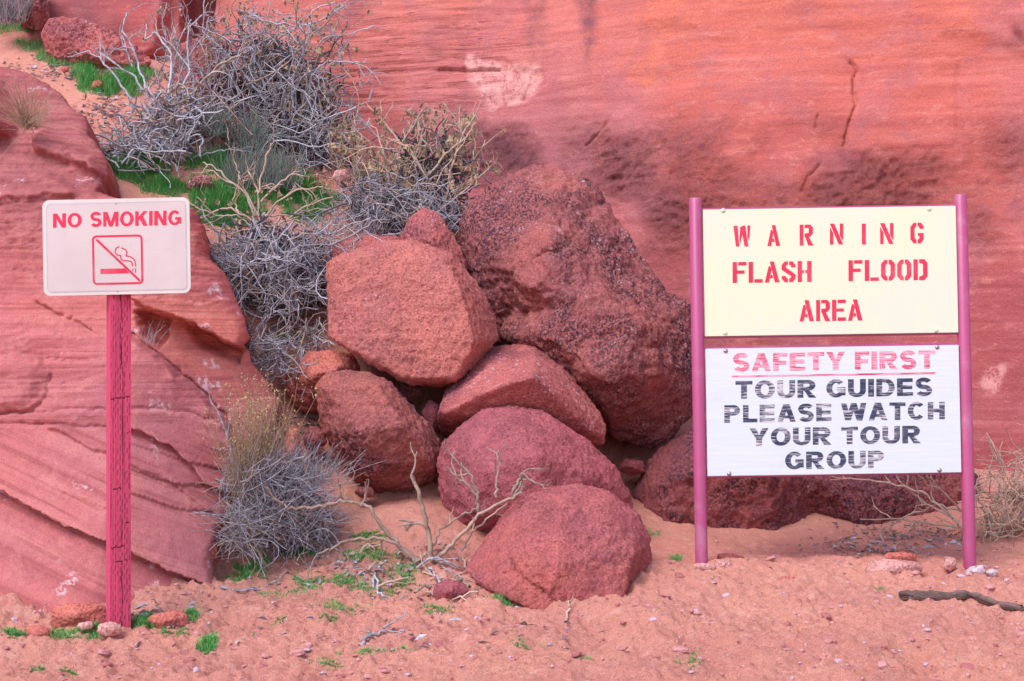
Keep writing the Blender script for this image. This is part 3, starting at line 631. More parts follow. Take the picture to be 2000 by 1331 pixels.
def stencil(ch):
    t, g = .21, .055; w = .66
    if ch == 'I': return .66, [[rc(.22, 0, .22 + t, 1)]]
    if ch == 'F': return w, [[rc(0, 0, t, 1)], [rc(t + g, 1 - t * .8, w, 1)], [rc(t, .44, w * .86, .44 + t * .75)]]
    if ch == 'L': return w, [[rc(0, 0, t, 1)], [rc(t + g, 0, w, t * .8)]]
    if ch == 'E': return w, [[rc(0, 0, t, 1)], [rc(t + g, 1 - t * .8, w, 1)], [rc(t, .44, w * .86, .44 + t * .7)], [rc(t + g, 0, w, t * .8)]]
    if ch == 'H': return w, [[rc(0, 0, t, 1)], [rc(w - t, 0, w, 1)], [rc(t, .42, w / 2 - g / 2, .42 + t * .7)], [rc(w / 2 + g / 2, .42, w - t, .42 + t * .7)]]
    def half(x, s):           # half of the O: straight side with cut corners
        return [[(x, .2), (x + s * t, .28), (x + s * t, .72), (x, .8)]], [[(x, .8), (x + s * t, .72), (x + s * (.33 - g / 2), 1 - t * .8), (x + s * (.33 - g / 2), 1), (x + s * .16, .985)]], \
               [[(x, .2), (x + s * t, .28), (x + s * (.33 - g / 2), t * .8), (x + s * (.33 - g / 2), 0), (x + s * .16, .015)]]
    if ch == 'O': return w, [*half(0, 1), *half(w, -1)]
    if ch == 'D': return w, [[rc(0, 0, t, 1)], [[(t + g, 1), (t + g, 1 - t * .8), (w - t, .76), (w, .82), (w - .14, 1)]], [[(w, .82), (w - t, .76), (w - t, .24), (w, .18)]], [[(t + g, 0), (t + g, t * .8), (w - t, .24), (w, .18), (w - .14, 0)]]]
    if ch == 'G': return w, [*half(0, 1), [[(w / 2 + g / 2, 1), (w / 2 + g / 2, 1 - t * .8), (w - t, .78), (w - t, .70), (w, .70), (w, .82), (w - .12, .985)]], [[(w * .56, .50), (w * .56, .36), (w - t, .36), (w - t, .26), (w / 2 + g / 2, t * .8), (w / 2 + g / 2, 0), (w - .14, .02), (w, .2), (w, .50)]]]
    if ch == 'S': return w, [[[(w / 2 - g / 2, 1), (w / 2 - g / 2, 1 - t * .8), (t, .80), (t, .70), (0, .66), (0, .82), (.14, .985)]], [[(0, .66), (t, .70), (w, .36), (w, .30), (w - t, .28), (0, .60)]],
                             [[(w / 2 + g / 2, 1), (w / 2 + g / 2, 1 - t * .8), (w - t, .78), (w - t, .70), (w, .70), (w, .82), (w - .13, .985)]], [[(w, .30), (w - t, .28), (w - t, .22), (w / 2 + g / 2, t * .8), (w / 2 + g / 2, 0), (w - .14, .015), (w, .18)]],
                             [[(w / 2 - g / 2, 0), (w / 2 - g / 2, t * .8), (t, .22), (t, .30), (0, .30), (0, .18), (.13, .015)]]]
    if ch == 'A': return .70, [[[(.24, 1), (.44, 1), (.70, 0), (.48, 0)]], [[(0, 0), (.20, 0), (.33, .62), (.27, .78), (.19, .78)]], [[(.25, .20), (.40, .20), (.37, .36), (.285, .36)]]]
    if ch == 'R': return w, [[rc(0, 0, t * .9, 1)], [[(t + g * .6, 1), (t + g * .6, 1 - t * .8), (w - t, .84), (w, .86), (w - .13, 1)]], [[(w, .86), (w - t, .84), (w - t, .60), (w, .58)]], [[(t + g * .6, .42), (t + g * .6, .42 + t * .75), (w - t, .60), (w, .58), (w - .14, .42)]], [[(t + g, .42), (t + g + .19, .42), (w + .02, 0), (w - t * 1.1, 0)]]]
    if ch == 'N': return w, [[[(0, 1), (t * 1.05, 1), (w, 0), (w - t * 1.05, 0)]], [[(0, 0), (t * .8, 0), (t * .8, .56), (0, .84)]], [[(w, 1), (w - t * .8, 1), (w - t * .8, .42), (w, .16)]]]
    if ch == 'W': w = .86; return w, [[[(0, 1), (t, 1), (.30, 0), (.12, 0)]], [[(.34, .95), (.46, .95), (.52, .80), (.36, .10), (.32, .25)][:3] + [(.335, .12), (.30, .30)]], [[(.44, 1), (.60, 1), (.76, 0), (.56, 0), (.46, .55)]], [[(.70, 1), (.86, 1), (.79, .25), (.72, .45)]]]
def text_parts(parent, mat, items, font, to_local, d0=-.0006, loc=(0, 0, 0)):
    """each letter is a part of its board; items: (string, x0, x1, ybase, ytop, slope) in sign pixels"""
    for s, x0, x1, yb, yt, sl in items:
        adv, gl = 0, []
        for ch in s:
            if ch == ' ': adv += .34; continue
            w_, st = font(ch); gl.append((adv, st)); adv += w_ + .10
        adv -= .10
        sx_, sy_ = (x1 - x0) / adv, yt - yb
        for ax, st in gl:
            b = MB()
            for j, quads in enumerate(st):
                for q in quads:
                    pts = [to_local(x0 + (ax + u) * sx_, yb + v * sy_ + sl * (ax + u) * sx_) for u, v in q]
                    a = sum(pts[i][0] * pts[(i + 1) % len(pts)][1] - pts[(i + 1) % len(pts)][0] * pts[i][1] for i in range(len(pts)))
                    b.face(pts if a > 0 else pts[::-1], d0 - j * .00012)
            me = bpy.data.meshes.new('letter'); me.from_pydata(b.v, [], b.f); me.materials.append(mat); ob('letter', me, parent, loc)
def paint(name, col, rough=.55, wear=None, under=(.75, .73, .74), spec=.35):
    m = M(name, rough, spec)
    c = m.mix(m.ramp(m.noise(3, 4), .35, .65), col, tuple(x * .90 for x in col))
    if wear:
        g = m.noise(1, 4, .7, vec=m.mapv((9, 9, 190)))
        z = m.noise(5, 3, .6)
        f = m.ramp(m.math('ADD', m.mul(g, .75), m.mul(z, .35)), .62 - wear * .2, .70 - wear * .2)
        c = m.mix(f, c, under)
    c = m.mix(m.ramp(m.noise(26, 5, .7), .58, .76, 0, .3), c, tuple(x * .6 + .05 for x in col))
    c = m.mix(m.ramp(m.noise(4, 5, .7), .50, .72, 0, .35), c, tuple(x * .55 + .25 for x in col))
    c = m.mix(m.ramp(m.noise(55, 3, .8), .70, .74, 0, .6), c, tuple(x * .35 + .04 for x in col))
    return m.done(c, m.bump(m.noise(60, 3), .08, .003))
# ------------------------------------------------------------------ flash flood sign on two pipes
WY = 6.88; K = F / WY                      # photo pixels per metre at the sign
org = P(1632, 1108, WY)
sg = thing('warning_sign', 'two tier sign on pink pipe posts warning of flash floods above a white safety board', 'sign', org)
sg.rotation_euler = (0, -.0055, 0)
cr, sr = math.cos(.0155), math.sin(.0155)
def wl(px, py):          # sign pixels (photo frame) -> local metres in the sign's own level frame
    dx, dy = px - 1632, 1108 - py
    return (dx * cr + dy * sr) / K, (dy * cr - dx * sr) / K
pinkm = paint('pink_post_paint', (.42, .07, .18), .42, spec=.4)
def pipe(name, px, ptop, pbot, parent):
    r = 12.3 / K; b = bmesh.new()
    x0, z0 = wl(px[0], ptop); x1, z1 = wl(px[1], pbot); z1 -= .25
    n = 28; rings = []
    prof = [(z1, r), (z0 - .004, r), (z0, r - .004), (z0 + .001, r - .012)]
    for z, rr in prof:
        xx = x0 + (x1 - x0) * (z0 - z) / (z0 - z1)
        rings.append([b.verts.new((xx + rr * math.cos(2 * math.pi * i / n), rr * math.sin(2 * math.pi * i / n), z)) for i in range(n)])
    for a, c_ in zip(rings[:-1], rings[1:]):
        for i in range(n): f = b.faces.new((a[i], a[(i + 1) % n], c_[(i + 1) % n], c_[i])); f.smooth = True
    b.faces.new(rings[-1])
    me = bpy.data.meshes.new(name); b.to_mesh(me); b.free(); me.materials.append(pinkm)
    return ob(name, me, parent)
pipe('post', (1360.5, 1371), 388, 1104, sg); pipe('post', (1879.5, 1894), 381, 1110, sg)
m = M('yellow_board_paint', .5, .3)
c = m.mix(m.ramp(m.noise(2.0, 4), .4, .65), (.69, .72, .51), (.67, .70, .56))
c = m.mix(m.mul(m.ramp(m.noise(1, 4, .6, vec=m.mapv((38, 38, 2.2))), .58, .72), .4), c, (.80, .72, .42))
c = m.mix(m.ramp(m.noise(1, 3, .7, vec=m.mapv((70, 70, 5))), .70, .78, 0, .25), c, (.45, .40, .33))
yel = m.done(c, m.bump(m.noise(1, 4, .6, vec=m.mapv((60, 60, 3))), .12, .004))
m = M('white_board_paint', .55, .3)
c = m.mix(m.ramp(m.noise(1, 4, .6, vec=m.mapv((3, 3, 60))), .4, .7), (.62, .67, .70), (.67, .70, .72))
c = m.mix(m.ramp(m.noise(1, 3, .7, vec=m.mapv((5, 5, 120))), .66, .75, 0, .35), c, (.40, .37, .38))
c = m.mix(m.ramp(m.noise(3, 5, .7), .52, .72, 0, .25), c, (.52, .47, .46))
wht = m.done(c, m.bump(m.noise(1, 4, .6, vec=m.mapv((4, 4, 110))), .2, .004))
steel = M('bolt_steel', .35, .5); steel.b.inputs['Metallic'].default_value = .9; steel = steel.done((.45, .42, .44))
def board(x0, x1, y0, y1, mat, bolts, boltmat):
    a, b = wl(x0, y1), wl(x1, y0)
    bb = MB(); bb.box(a[0], b[0], -.020, -.002, a[1], b[1])
    pn = ob('board', bb.mesh('board', mat, .0015), sg)
    # angle iron frame behind the board
    e = .010
    for q in [(a[0] - e, b[0] + e, b[1] - .004, b[1] + e), (a[0] - e, b[0] + e, a[1] - e, a[1] + .004)]:
        f = MB(); f.box(q[0], q[1], -.0015, .028, q[2], q[3]); ob('frame_bar', f.mesh('frame_bar', pinkm, .001), sg)
    for q in [(a[0] - e, a[0] - .004), (b[0] + .004, b[0] + e)]:
        f = MB(); f.box(q[0], q[1], -.0010, .026, a[1] + .004, b[1] - .004); ob('frame_bar', f.mesh('frame_bar', pinkm, .001), sg)
    for sgn, xx in ((-1, a[0] - e), (1, b[0] + e)):
        f = MB(); zc = (a[1] + b[1]) / 2 + .03
        f.box(min(xx, xx + sgn * .03), max(xx, xx + sgn * .03), .002, .016, zc - .05, zc + .05); ob('weld_tab', f.mesh('weld_tab', pinkm, .001), sg)
    for bx, by in bolts:
        q = wl(bx, by); bm = bmesh.new(); bmesh.ops.create_uvsphere(bm, u_segments=14, v_segments=8, radius=.009)
        for v in bm.verts: v.co = Vector((v.co.x, v.co.y * .55, v.co.z))
        bmesh.ops.create_cone(bm, cap_ends=True, segments=16, radius1=.0105, radius2=.0105, depth=.002, matrix=Matrix.Rotation(math.pi / 2, 4, 'X'))
        me = bpy.data.meshes.new('bolt'); bm.to_mesh(me); bm.free(); me.materials.append(boltmat)
        me.polygons.foreach_set('use_smooth', [True] * len(me.polygons))
        ob('bolt', me, sg, (q[0], -.0215, q[1]))
    return pn
# the board corners are averaged in the sign's own frame, so rows are straight in it
yb = board(1378.5, 1868, 404, 659, yel, [(1414, 413), (1816, 410), (1417, 652), (1828, 647)], yel); yb['label'] = 'pale yellow painted board with red stencilled flash flood warning'
wb = board(1382.5, 1872, 675.5, 931, wht, [(1418, 687), (1830, 680), (1424, 926), (1833, 919)], steel); wb['label'] = 'weathered white board with faded red and black safety lettering'
redst = paint('red_stencil_paint', (.70, .03, .085), .6, -.35, (.80, .72, .62))
redfd = paint('faded_red_paint', (.62, .05, .12), .65, .62, (.74, .38, .47))
blackf = paint('worn_black_paint', (.030, .040, .085), .6, .33, (.62, .56, .60))
def wl2(px, py): return wl(px, py)
its = []
for ch, x, yt in zip('WARNING', (1434, 1500, 1563, 1622, 1676, 1720, 1779), (443, 442, 441, 439, 439, 438, 437)):
    wd = {'W': 33, 'A': 25, 'I': 25}.get(ch, 26)
    its.append((ch, x, x + wd, yt + 41, yt, -.0155))
its += [('FLASH', 1432, 1586, 555, 514, -.0155), ('FLOOD', 1658, 1812, 551.5, 510.5, -.0155), ('AREA', 1562, 1685, 630, 588.5, -.0155)]
text_parts(yb, redst, its, stencil, wl2, -.0006, (0, -.020, 0))
fi = [('SAFETY FIRST', 1432, 1826, 727.5, 692.5, -.0165)]
heavy = lambda ch: sans(ch, .255)
text_parts(wb, redfd, fi, heavy, wl2, -.0006, (0, -.020, 0))
u = MB(); u.face([wl(1430, 739), wl(1430, 735.5), wl(1826, 728.5), wl(1826, 732)][::-1], -.0008); me = bpy.data.meshes.new('underline'); me.from_pydata(u.v, [], u.f); me.materials.append(redfd)
ob('underline', me, wb, (0, -.020, 0))
bi = [('TOUR GUIDES', 1437, 1820, 780.5, 746, -.0165), ('PLEASE WATCH', 1415, 1844, 827, 793, -.0165), ('YOUR TOUR', 1464, 1797, 872, 838, -.0165), ('GROUP', 1533, 1727, 917.5, 884, -.0165)]
text_parts(wb, blackf, bi, heavy, wl2, -.0006, (0, -.020, 0))
# ------------------------------------------------------------------ no smoking sign on a wooden post
NY = 5.95; KN = F / NY
org2 = P(231, 1236, NY)
ns = thing('no_smoking_sign', 'cream no smoking sign with red lettering on a weathered red wooden post', 'sign', org2)
ns.rotation_euler = (0, .0055, 0)
m = M('red_wood', .75, .25)
c = m.mix(m.ramp(m.noise(1, 5, .6, vec=m.mapv((30, 30, 1.6))), .35, .7), (.60, .07, .14), (.50, .06, .13))
c = m.mix(m.ramp(m.noise(1, 4, .7, vec=m.mapv((90, 90, 3))), .60, .74, 0, .5), c, (.27, .035, .08))
c = m.mix(m.mul(m.ramp(m.noise(7, 5, .7), .62, .72), .6), c, (.50, .11, .13))
c = m.mix(m.attr('groove'), c, (.12, .02, .03))
redw = m.done(c, m.bump(m.noise(1, 4, .7, vec=m.mapv((120, 120, 6))), .35, .004))
wd, hh = .085, (1236 - 430) / KN
nu, nv = 46, 420
us = np.linspace(-wd / 2, wd / 2, nu); vs = np.linspace(-.3, hh, nv)
U, Vv = np.meshgrid(us, vs)
col = np.floor((U + wd / 2) / .0093); ph = (Vv + .021 * (col % 2) + .006 * np.sin(col * 5.1)) % .042
slit = np.exp(-(((U + wd / 2) % .0093 - .00465) / .0012) ** 2) * ((ph > .008) & (ph < .033))
q3 = np.stack([U * 0 + 3, Vv * 7, U * 0], -1)
split = np.abs(U - .006 - .010 * fbm(q3, 1, 3, seed=61)) < (.0014 + .0016 * fbm(q3 * 1.7, 1, 2, seed=62))
split &= (fbm(q3 * .6, 1, 2, seed=63) > -.25)
slit = slit * (fbm(np.stack([U * 260, U * 0, Vv * 9], -1), 1, 2, seed=66) > -.12)
gr = np.clip(slit * .8 + split, 0, 1)
for zz, xa, xb in ((.98, -.04, .044), (.60, -.03, .01), (.36, -.035, .015), (.46, .02, .044), (.83, .025, .044), (.30, -.02, .03)):
    gr = np.maximum(gr, (np.abs(Vv - zz - .01 * fbm(np.stack([U * 60, U * 0, U * 0], -1), 1, 2, seed=zz)) < .0022) & (U > xa) & (U < xb))
gr = gr * (np.abs(U) < wd / 2 - .003)
front = np.stack([U, -wd / 2 + .0035 * gr + .0016 * fbm(np.stack([U * 140, U * 0, Vv * 6], -1), 1, 3, seed=64), Vv], -1)
loop = []
for cxy in ((wd / 2, wd / 2), (-wd / 2, wd / 2)): loop.append(cxy)
Vp = front.reshape(-1, 3); Fp = grid_faces(nv, nu)
n0 = len(Vp)
back = np.stack([np.stack([np.full(nv, wd / 2 - .001), np.full(nv, wd / 2), vs], -1), np.stack([np.full(nv, -wd / 2 + .001), np.full(nv, wd / 2), vs], -1)], 1)
Vp = np.concatenate([Vp, back.reshape(-1, 3)])
i = np.arange(nv - 1); R_ = i * nu + nu - 1; Lf = i * nu; b0 = n0 + i * 2; b1 = b0 + 1
Fp = np.concatenate([Fp, np.stack([R_, b0, b0 + 2, R_ + nu], -1), np.stack([b0, b1, b1 + 2, b0 + 2], -1), np.stack([b1, Lf, Lf + nu, b1 + 2], -1)])
Fp = np.concatenate([Fp, [[(nv - 1) * nu, (nv - 1) * nu + nu - 1, n0 + (nv - 1) * 2, n0 + (nv - 1) * 2 + 1]]])
po = ob('post', mesh_np('post', Vp, Fp, redw, False, {'groove': np.concatenate([gr.ravel(), np.zeros(nv * 2)])}), ns)
po.rotation_euler = (0, 0, math.radians(27))
crm = paint('cream_sign_paint', (.62, .51, .49), .42, spec=.4)
rim = paint('pale_sign_rim', (.68, .60, .56), .42, spec=.4)
line = paint('grey_embossed_line', (.50, .45, .50), .5)
redn = paint('red_sign_paint', (.68, .02, .07), .5)
# panel frame: origin at panel centre, tilted against the post
pc = ((229 - 231 + 6) / KN, (1236 - 486.5) / KN)
def pl(px, py):          # unrolled panel pixels -> metres about the panel centre
    dx, dy = px - 229, 486.5 - py; a = .022
    return (dx * math.cos(a) - dy * 0 + 0 * dx - 0 + (-dy) * -math.sin(a)) / KN, (dy * math.cos(a) - dx * math.sin(a)) / KN
def rrect(hw, hh_, r, n=8):
    o = []
    for cx_, cz_, a0 in ((hw - r, hh_ - r, 0), (-hw + r, hh_ - r, 90), (-hw + r, -hh_ + r, 180), (hw - r, -hh_ + r, 270)):
        o += arc(cx_, cz_, r, r, a0, a0 + 90, n)
    return o
hw, hz = 142.5 / KN, 93 / KN
b = MB(); b.poly_prism(rrect(hw, hz, .030), -.004, 0)
panel = ob('sign_panel', b.mesh('sign_panel', rim, .0008), ns, (pc[0], -wd / 2 - .018, pc[1]))
panel.rotation_euler = (0, -.0175, 0)
b = MB(); b.poly_prism(rrect(hw - .014, hz - .014, .020), -.0052, -.0042); ob('sign_face', b.mesh('sign_face', crm), panel)
def ring_mesh(name, o, i, d, mat):
    n = len(o); me = bpy.data.meshes.new(name)
    me.from_pydata([(x, d, z) for x, z in o + i], [], [(k, (k + 1) % n, n + (k + 1) % n, n + k)[::-1] for k in range(n)]); me.materials.append(mat); return me
ob('embossed_line', ring_mesh('embossed_line', rrect(hw - .0165, hz - .0165, .018), rrect(hw - .0185, hz - .0185, .016), -.0056, line), panel)
text_parts(panel, redn, [('NO', 106, 161.5, 450, 422.5, -.0215), ('SMOKING', 178, 354, 448.3, 420, -.0215)], lambda ch: sans(ch, .225), pl, -.0060)
ic = pl(231.5, 512); s0 = 49.0 / KN
box_o = [(ic[0] + x, ic[1] + z) for x, z in rrect(s0, s0 * .98, .018)]; box_i = [(ic[0] + x, ic[1] + z) for x, z in rrect(s0 - .0085, s0 * .98 - .0085, .011)]
ob('pictogram_frame', ring_mesh('pictogram_frame', box_o, box_i, -.0060, redn), panel)
def flat(name, polys, d):
    b = MB()
    for q in polys:
        pts = q; a = sum(pts[i][0] * pts[(i + 1) % len(pts)][1] - pts[(i + 1) % len(pts)][0] * pts[i][1] for i in range(len(pts)))
        b.face(pts if a > 0 else pts[::-1], d)
    me = bpy.data.meshes.new(name); me.from_pydata(b.v, [], b.f); me.materials.append(redn); return ob(name, me, panel)
zp = lambda x, y: pl(60 + x / 5.547, 370 + y / 5.547)       # coordinates read off an enlarged view of the panel
flat('slash', strip([zp(722, 570), zp(960, 795), zp(1188, 1010)], .0095), -.0068)
flat('cigarette', [[zp(768, 886), zp(1030, 880), zp(1078, 932), zp(768, 940)]], -.0062)
flat('cigarette_tip', [[zp(1112, 882), zp(1122, 882), zp(1116, 912), zp(1106, 906)], [zp(1139, 880), zp(1151, 880), zp(1150, 930), zp(1138, 926)]], -.0062)
def sm(pts): 
    p = np.array(pts, float); n = len(p); o = []
    for i in range(n - 1):
        p0, p1, p2, p3_ = p[max(i - 1, 0)], p[i], p[i + 1], p[min(i + 2, n - 1)]
        for t in np.linspace(0, 1, 6, endpoint=False): o.append(.5 * (2 * p1 + (p2 - p0) * t + (2 * p0 - 5 * p1 + 4 * p2 - p3_) * t * t + (3 * p1 - p0 - 3 * p2 + p3_) * t ** 3))
    o.append(p[-1]); return o
s1 = sm([zp(*a) for a in [(968, 647), (935, 665), (925, 700), (945, 735), (985, 742)]]) ; s2 = sm([zp(*a) for a in [(985, 742), (985, 770), (1005, 795), (1060, 798), (1100, 812), (1113, 858)]])
s3 = sm([zp(*a) for a in [(990, 660), (1035, 680), (1050, 715), (1040, 748)]]); s4 = sm([zp(*a) for a in [(1040, 748), (1085, 755), (1130, 790), (1146, 858)]])
flat('smoke', strip(s1, .0046) + strip(s2, .0046) + strip(s3, .0046) + strip(s4, .0046), -.0063)
for q in (zp(925, 178), zp(946, 1120)):
    bm = bmesh.new(); bmesh.ops.create_cone(bm, cap_ends=True, segments=12, radius1=.0042, radius2=.0035, depth=.003, matrix=Matrix.Rotation(math.pi / 2, 4, 'X'))
    me = bpy.data.meshes.new('screw'); bm.to_mesh(me); bm.free(); me.materials.append(line); ob('screw', me, panel, (q[0], -.0065, q[1]))

# ------------------------------------------------------------------ shrubs
def twigmat(name, ca, cb, rough=.8):
    m = M(name, rough, .2)
    c = m.mix(m.attr('tone'), ca, cb)
    c = m.mix(m.ramp(m.attr('tone'), .80, .86), c, (.44, .31, .24))
    c = m.mix(m.ramp(m.noise(30, 4, .7), .45, .70, 0, .75), c, tuple(x * .45 for x in cb))
    return m.done(c, m.bump(m.noise(140, 3), .3, .003))
tGrey = twigmat('grey_twig', (.52, .50, .56), (.25, .21, .225))
tShade = twigmat('shaded_twig', (.17, .15, .18), (.075, .06, .075))  # darker twig colour stands in for the shade deep inside the shrubs
tTan = twigmat('tan_branch', (.62, .44, .33), (.50, .36, .30))
tGold = twigmat('golden_stem', (.52, .37, .22), (.40, .28, .19))
tBark = twigmat('brown_wood', (.20, .125, .11), (.10, .06, .055))
tDead = twigmat('dead_wood', (.42, .29, .22), (.27, .19, .165))
tGreen = twigmat('green_stem', (.16, .22, .18), (.24, .27, .26))
def leafmat(name, ca, cb):
    m = M(name, .7, .2); c = m.mix(m.attr('tone'), ca, cb); m.b.inputs['Subsurface Weight'].default_value = 0
    return m.done(c)
lDry = leafmat('dried_leaf', (.46, .29, .18), (.24, .20, .13))
m = M('grass_blade', .7, .2); c = m.mix(m.attr('tone'), (.05, .33, .075), (.17, .42, .12)); c = m.mix(m.ramp(m.attr('tone'), .86, .92), c, (.42, .36, .17)); lGrass = m.done(c)
lSage = leafmat('grey_green_leaf', (.11, .13, .11), (.19, .19, .16))
lFlow = leafmat('dry_flower', (.52, .38, .18), (.40, .29, .16))
def unit(v): return v / (np.linalg.norm(v) + 1e-9)
def walk(p, d, L, n, kink, r0, r1, grav=0.0, curl=0.0):
    pts = [p]; ax = unit(rng.normal(size=3)); st = L / n
    for i in range(n):
        d = unit(d + rng.normal(0, kink, 3) + np.array([0, 0, grav]) + curl * np.cross(ax, d))
        p = p + d * st; pts.append(p)
    return np.array(pts), np.linspace(r0, r1, n + 1)
def grow(out, p, d, L, r, depth, kink=.28, fork=2.2, grav=0.0):
    n = max(4, int(L / .05)); n = min(n, 9)
    q, rr = walk(p, d, L, n, kink, r, r * .62, grav)
    out.append((q, rr))
    if depth <= 0: return
    for k in range(rng.poisson(fork)):
        i = rng.integers(max(1, n // 3), n + 1)
        t = unit(q[i] - q[i - 1]); nd = unit(t + rng.normal(0, .62, 3) + np.array([0, -.05, .12]))
        grow(out, q[i], nd, L * rng.uniform(.4, .72), rr[i] * .78, depth - 1, kink, fork * .85, grav)
def pix_branch(pts, Y, r0, r1, n=5, dy=0.0, jit=.012):
    """hand placed branch: photo pixels at depth Y (+dy along it), resampled with small kinks"""
    p = np.array([P(x, y, Y + dy * i / max(1, len(pts) - 1)) for i, (x, y) in enumerate(pts)])
    o = []
    for a, b in zip(p[:-1], p[1:]):
        for t in np.linspace(0, 1, n, endpoint=False): o.append(a + (b - a) * t)
    o.append(p[-1]); o = np.array(o)
    o[1:-1] += rng.normal(0, jit * .35, (len(o) - 2, 3)); o[:, 1] += jit * 2 * fbm(o, 6, 2, seed=p[0, 0])
    return o, np.linspace(r0, r1, len(o))
def blob_points(blobs, n):
    """random points in ellipsoids given as (px,py,rx,ry,Y,ry_depth)"""
    wt = np.array([b[2] * b[3] for b in blobs], float); wt /= wt.sum()
    o = []
    for b, k in zip(blobs, rng.multinomial(n, wt)):
        v = rng.normal(size=(k, 3)); v /= np.linalg.norm(v, axis=1, keepdims=True); v *= rng.random((k, 1)) ** .45
        o.append(P(b[0] + v[:, 0] * b[2], b[1] + v[:, 1] * b[3], b[4] + v[:, 2] * b[5]))
    return np.concatenate(o)
def tangle(blobs, n, L=(.12, .4), r=(.0025, .006), kink=.35, curl=.25, grav=-.03, flat=.0, side=.5):
    out = []
    for p in blob_points(blobs, n):
        d = unit(rng.normal(size=3) * np.array([1, .8, 1 - flat])); l = rng.uniform(*L); ra = rng.uniform(*r)
        q, rr = walk(p - d * l / 2, d, l, 7, kink, ra, ra * .6, grav, curl * rng.normal())
        out.append((q, rr))
        if rng.random() < side:
            i = rng.integers(2, 6); q2, r2 = walk(q[i], unit(q[i] - q[i - 1] + rng.normal(0, .7, 3)), l * .45, 4, kink, rr[i] * .8, rr[i] * .5, grav)
            out.append((q2, r2))
    return out
def leaves_on(polys, n, size=(.02, .045), droop=1.0, wfac=.34):
    V, Fc, T = [], [], []
    idx = rng.integers(0, len(polys), n)
    for j, i in enumerate(idx):
        q = polys[i][0]; k = rng.integers(len(q) // 2, len(q)); p = q[k] + rng.normal(0, .006, 3)
        l = rng.uniform(*size); d = unit(np.array([rng.normal(0, .45), rng.normal(0, .45), -droop])); s = unit(np.cross(d, rng.normal(size=3))); nn = np.cross(d, s)
        wv = s * l * wfac * rng.uniform(.6, 1.2); cur = nn * l * rng.normal(0, .22)
        b = len(V); V += [p, p + d * l * .4 + wv + cur, p + d * l * .45 + nn * l * .10, p + d * l * .4 - wv + cur, p + d * l * .85 + wv * .4 - cur, p + d * l + cur * 1.5]
        Fc += [(b, b + 1, b + 2), (b, b + 2, b + 3), (b + 1, b + 4, b + 2), (b + 2, b + 4, b + 5), (b + 2, b + 5, b + 3)]; T += [rng.random()] * 6
    return np.array(V), np.array(Fc), np.array(T)
def rebase(me, loc):
    n = len(me.vertices); v = np.empty(n * 3, np.float32); me.vertices.foreach_get('co', v)
    v = v.reshape(-1, 3) - np.array(loc, np.float32); me.vertices.foreach_set('co', v.ravel()); me.update(); return me
def shrub(label, base, parts, name='shrub', cat='shrub'):
    """parts: list of (part name, kind, mesh in world coordinates)"""
    t = thing(name, label, cat, base)
    for nm, kd, me in parts: ob(nm, rebase(me, base), t, kind=kd)
    return t
def branch_parts(lst, Y, mat, nm='branch', tw=2, sub=(.10, .22), rs=.55, sides=5, fork=1.2):
    """each hand placed branch is a part that carries its own side twigs; r given in photo pixels"""
    res = []
    for pts, wpx, *o in lst:
        dy = o[0] if o else 0.0
        r = wpx / 2 / (F / Y)
        br = pix_branch(pts, Y, r, r * .5, dy=dy); g = [br]
        for k in range(tw):
            i = rng.integers(len(br[0]) // 3, len(br[0])); t = unit(br[0][i] - br[0][i - 1])
            grow(g, br[0][i], unit(t + rng.normal(0, .6, 3) + np.array([0, 0, .1])), rng.uniform(*sub), br[1][i] * .75, 1, .3, fork)
        res.append((nm, None, tube_mesh(nm, g, mat, sides)))
    return res
def leafmesh(nm, polys, n, mat, **k):
    V, Fc, T = leaves_on(polys, n, **k); return (nm, 'stuff', mesh_np(nm, V, Fc, mat, False, {'tone': T}))
# upper left grey shrub
br = [([(258, 195), (225, 150), (200, 118), (172, 100), (132, 112)], 5, .1), ([(296, 205), (262, 150), (232, 128), (190, 100), (183, 92)], 5, -.1), ([(292, 185), (275, 145), (258, 90), (240, 62), (247, 25)], 5),
      ([(330, 200), (332, 150), (334, 105), (305, 65), (283, 78), (290, 45)], 6, .1), ([(350, 195), (370, 140), (365, 90), (372, 55), (395, 30)], 6), ([(365, 205), (395, 160), (430, 125), (470, 108), (476, 85)], 6, -.1),
      ([(260, 130), (250, 110), (240, 80), (238, 60)], 4), ([(372, 138), (345, 100), (330, 85), (300, 60)], 4, .1), ([(340, 205), (345, 165), (360, 120), (400, 70), (408, 35)], 5, .15), ([(330, 205), (300, 230), (262, 250), (255, 290)], 5, -.2),
      ([(345, 225), (390, 218), (440, 200), (465, 188)], 5, -.1), ([(300, 250), (262, 262), (235, 270), (180, 300)], 4, -.2), ([(350, 305), (380, 310), (420, 296), (445, 292)], 5, -.2)]
tg = tangle([(320, 225, 75, 40, 9.35, .3), (300, 285, 90, 38, 9.2, .3), (250, 300, 60, 25, 9.1, .2), (390, 250, 60, 40, 9.4, .3)], 420, (.12, .42), (.004, .009), side=.6)
up = []
for k in range(16): grow(up, P(rng.uniform(290, 420), rng.uniform(150, 215), rng.uniform(9.2, 9.6)), unit(np.array([rng.normal(0, .35), -.1, 1])), rng.uniform(.25, .5), .006, 2, .3, 2.0)
base = on_ground(325, 262)[0]
shrub('pale grey bare shrub at upper left with tall forked branches above a twig tangle', base, branch_parts(br, 9.3, tGrey, tw=3) + [('twig_tangle', 'stuff', tube_mesh('twigs', tg + up, tGrey)), leafmesh('dried_leaves', up + tg[:60], 150, lDry)])
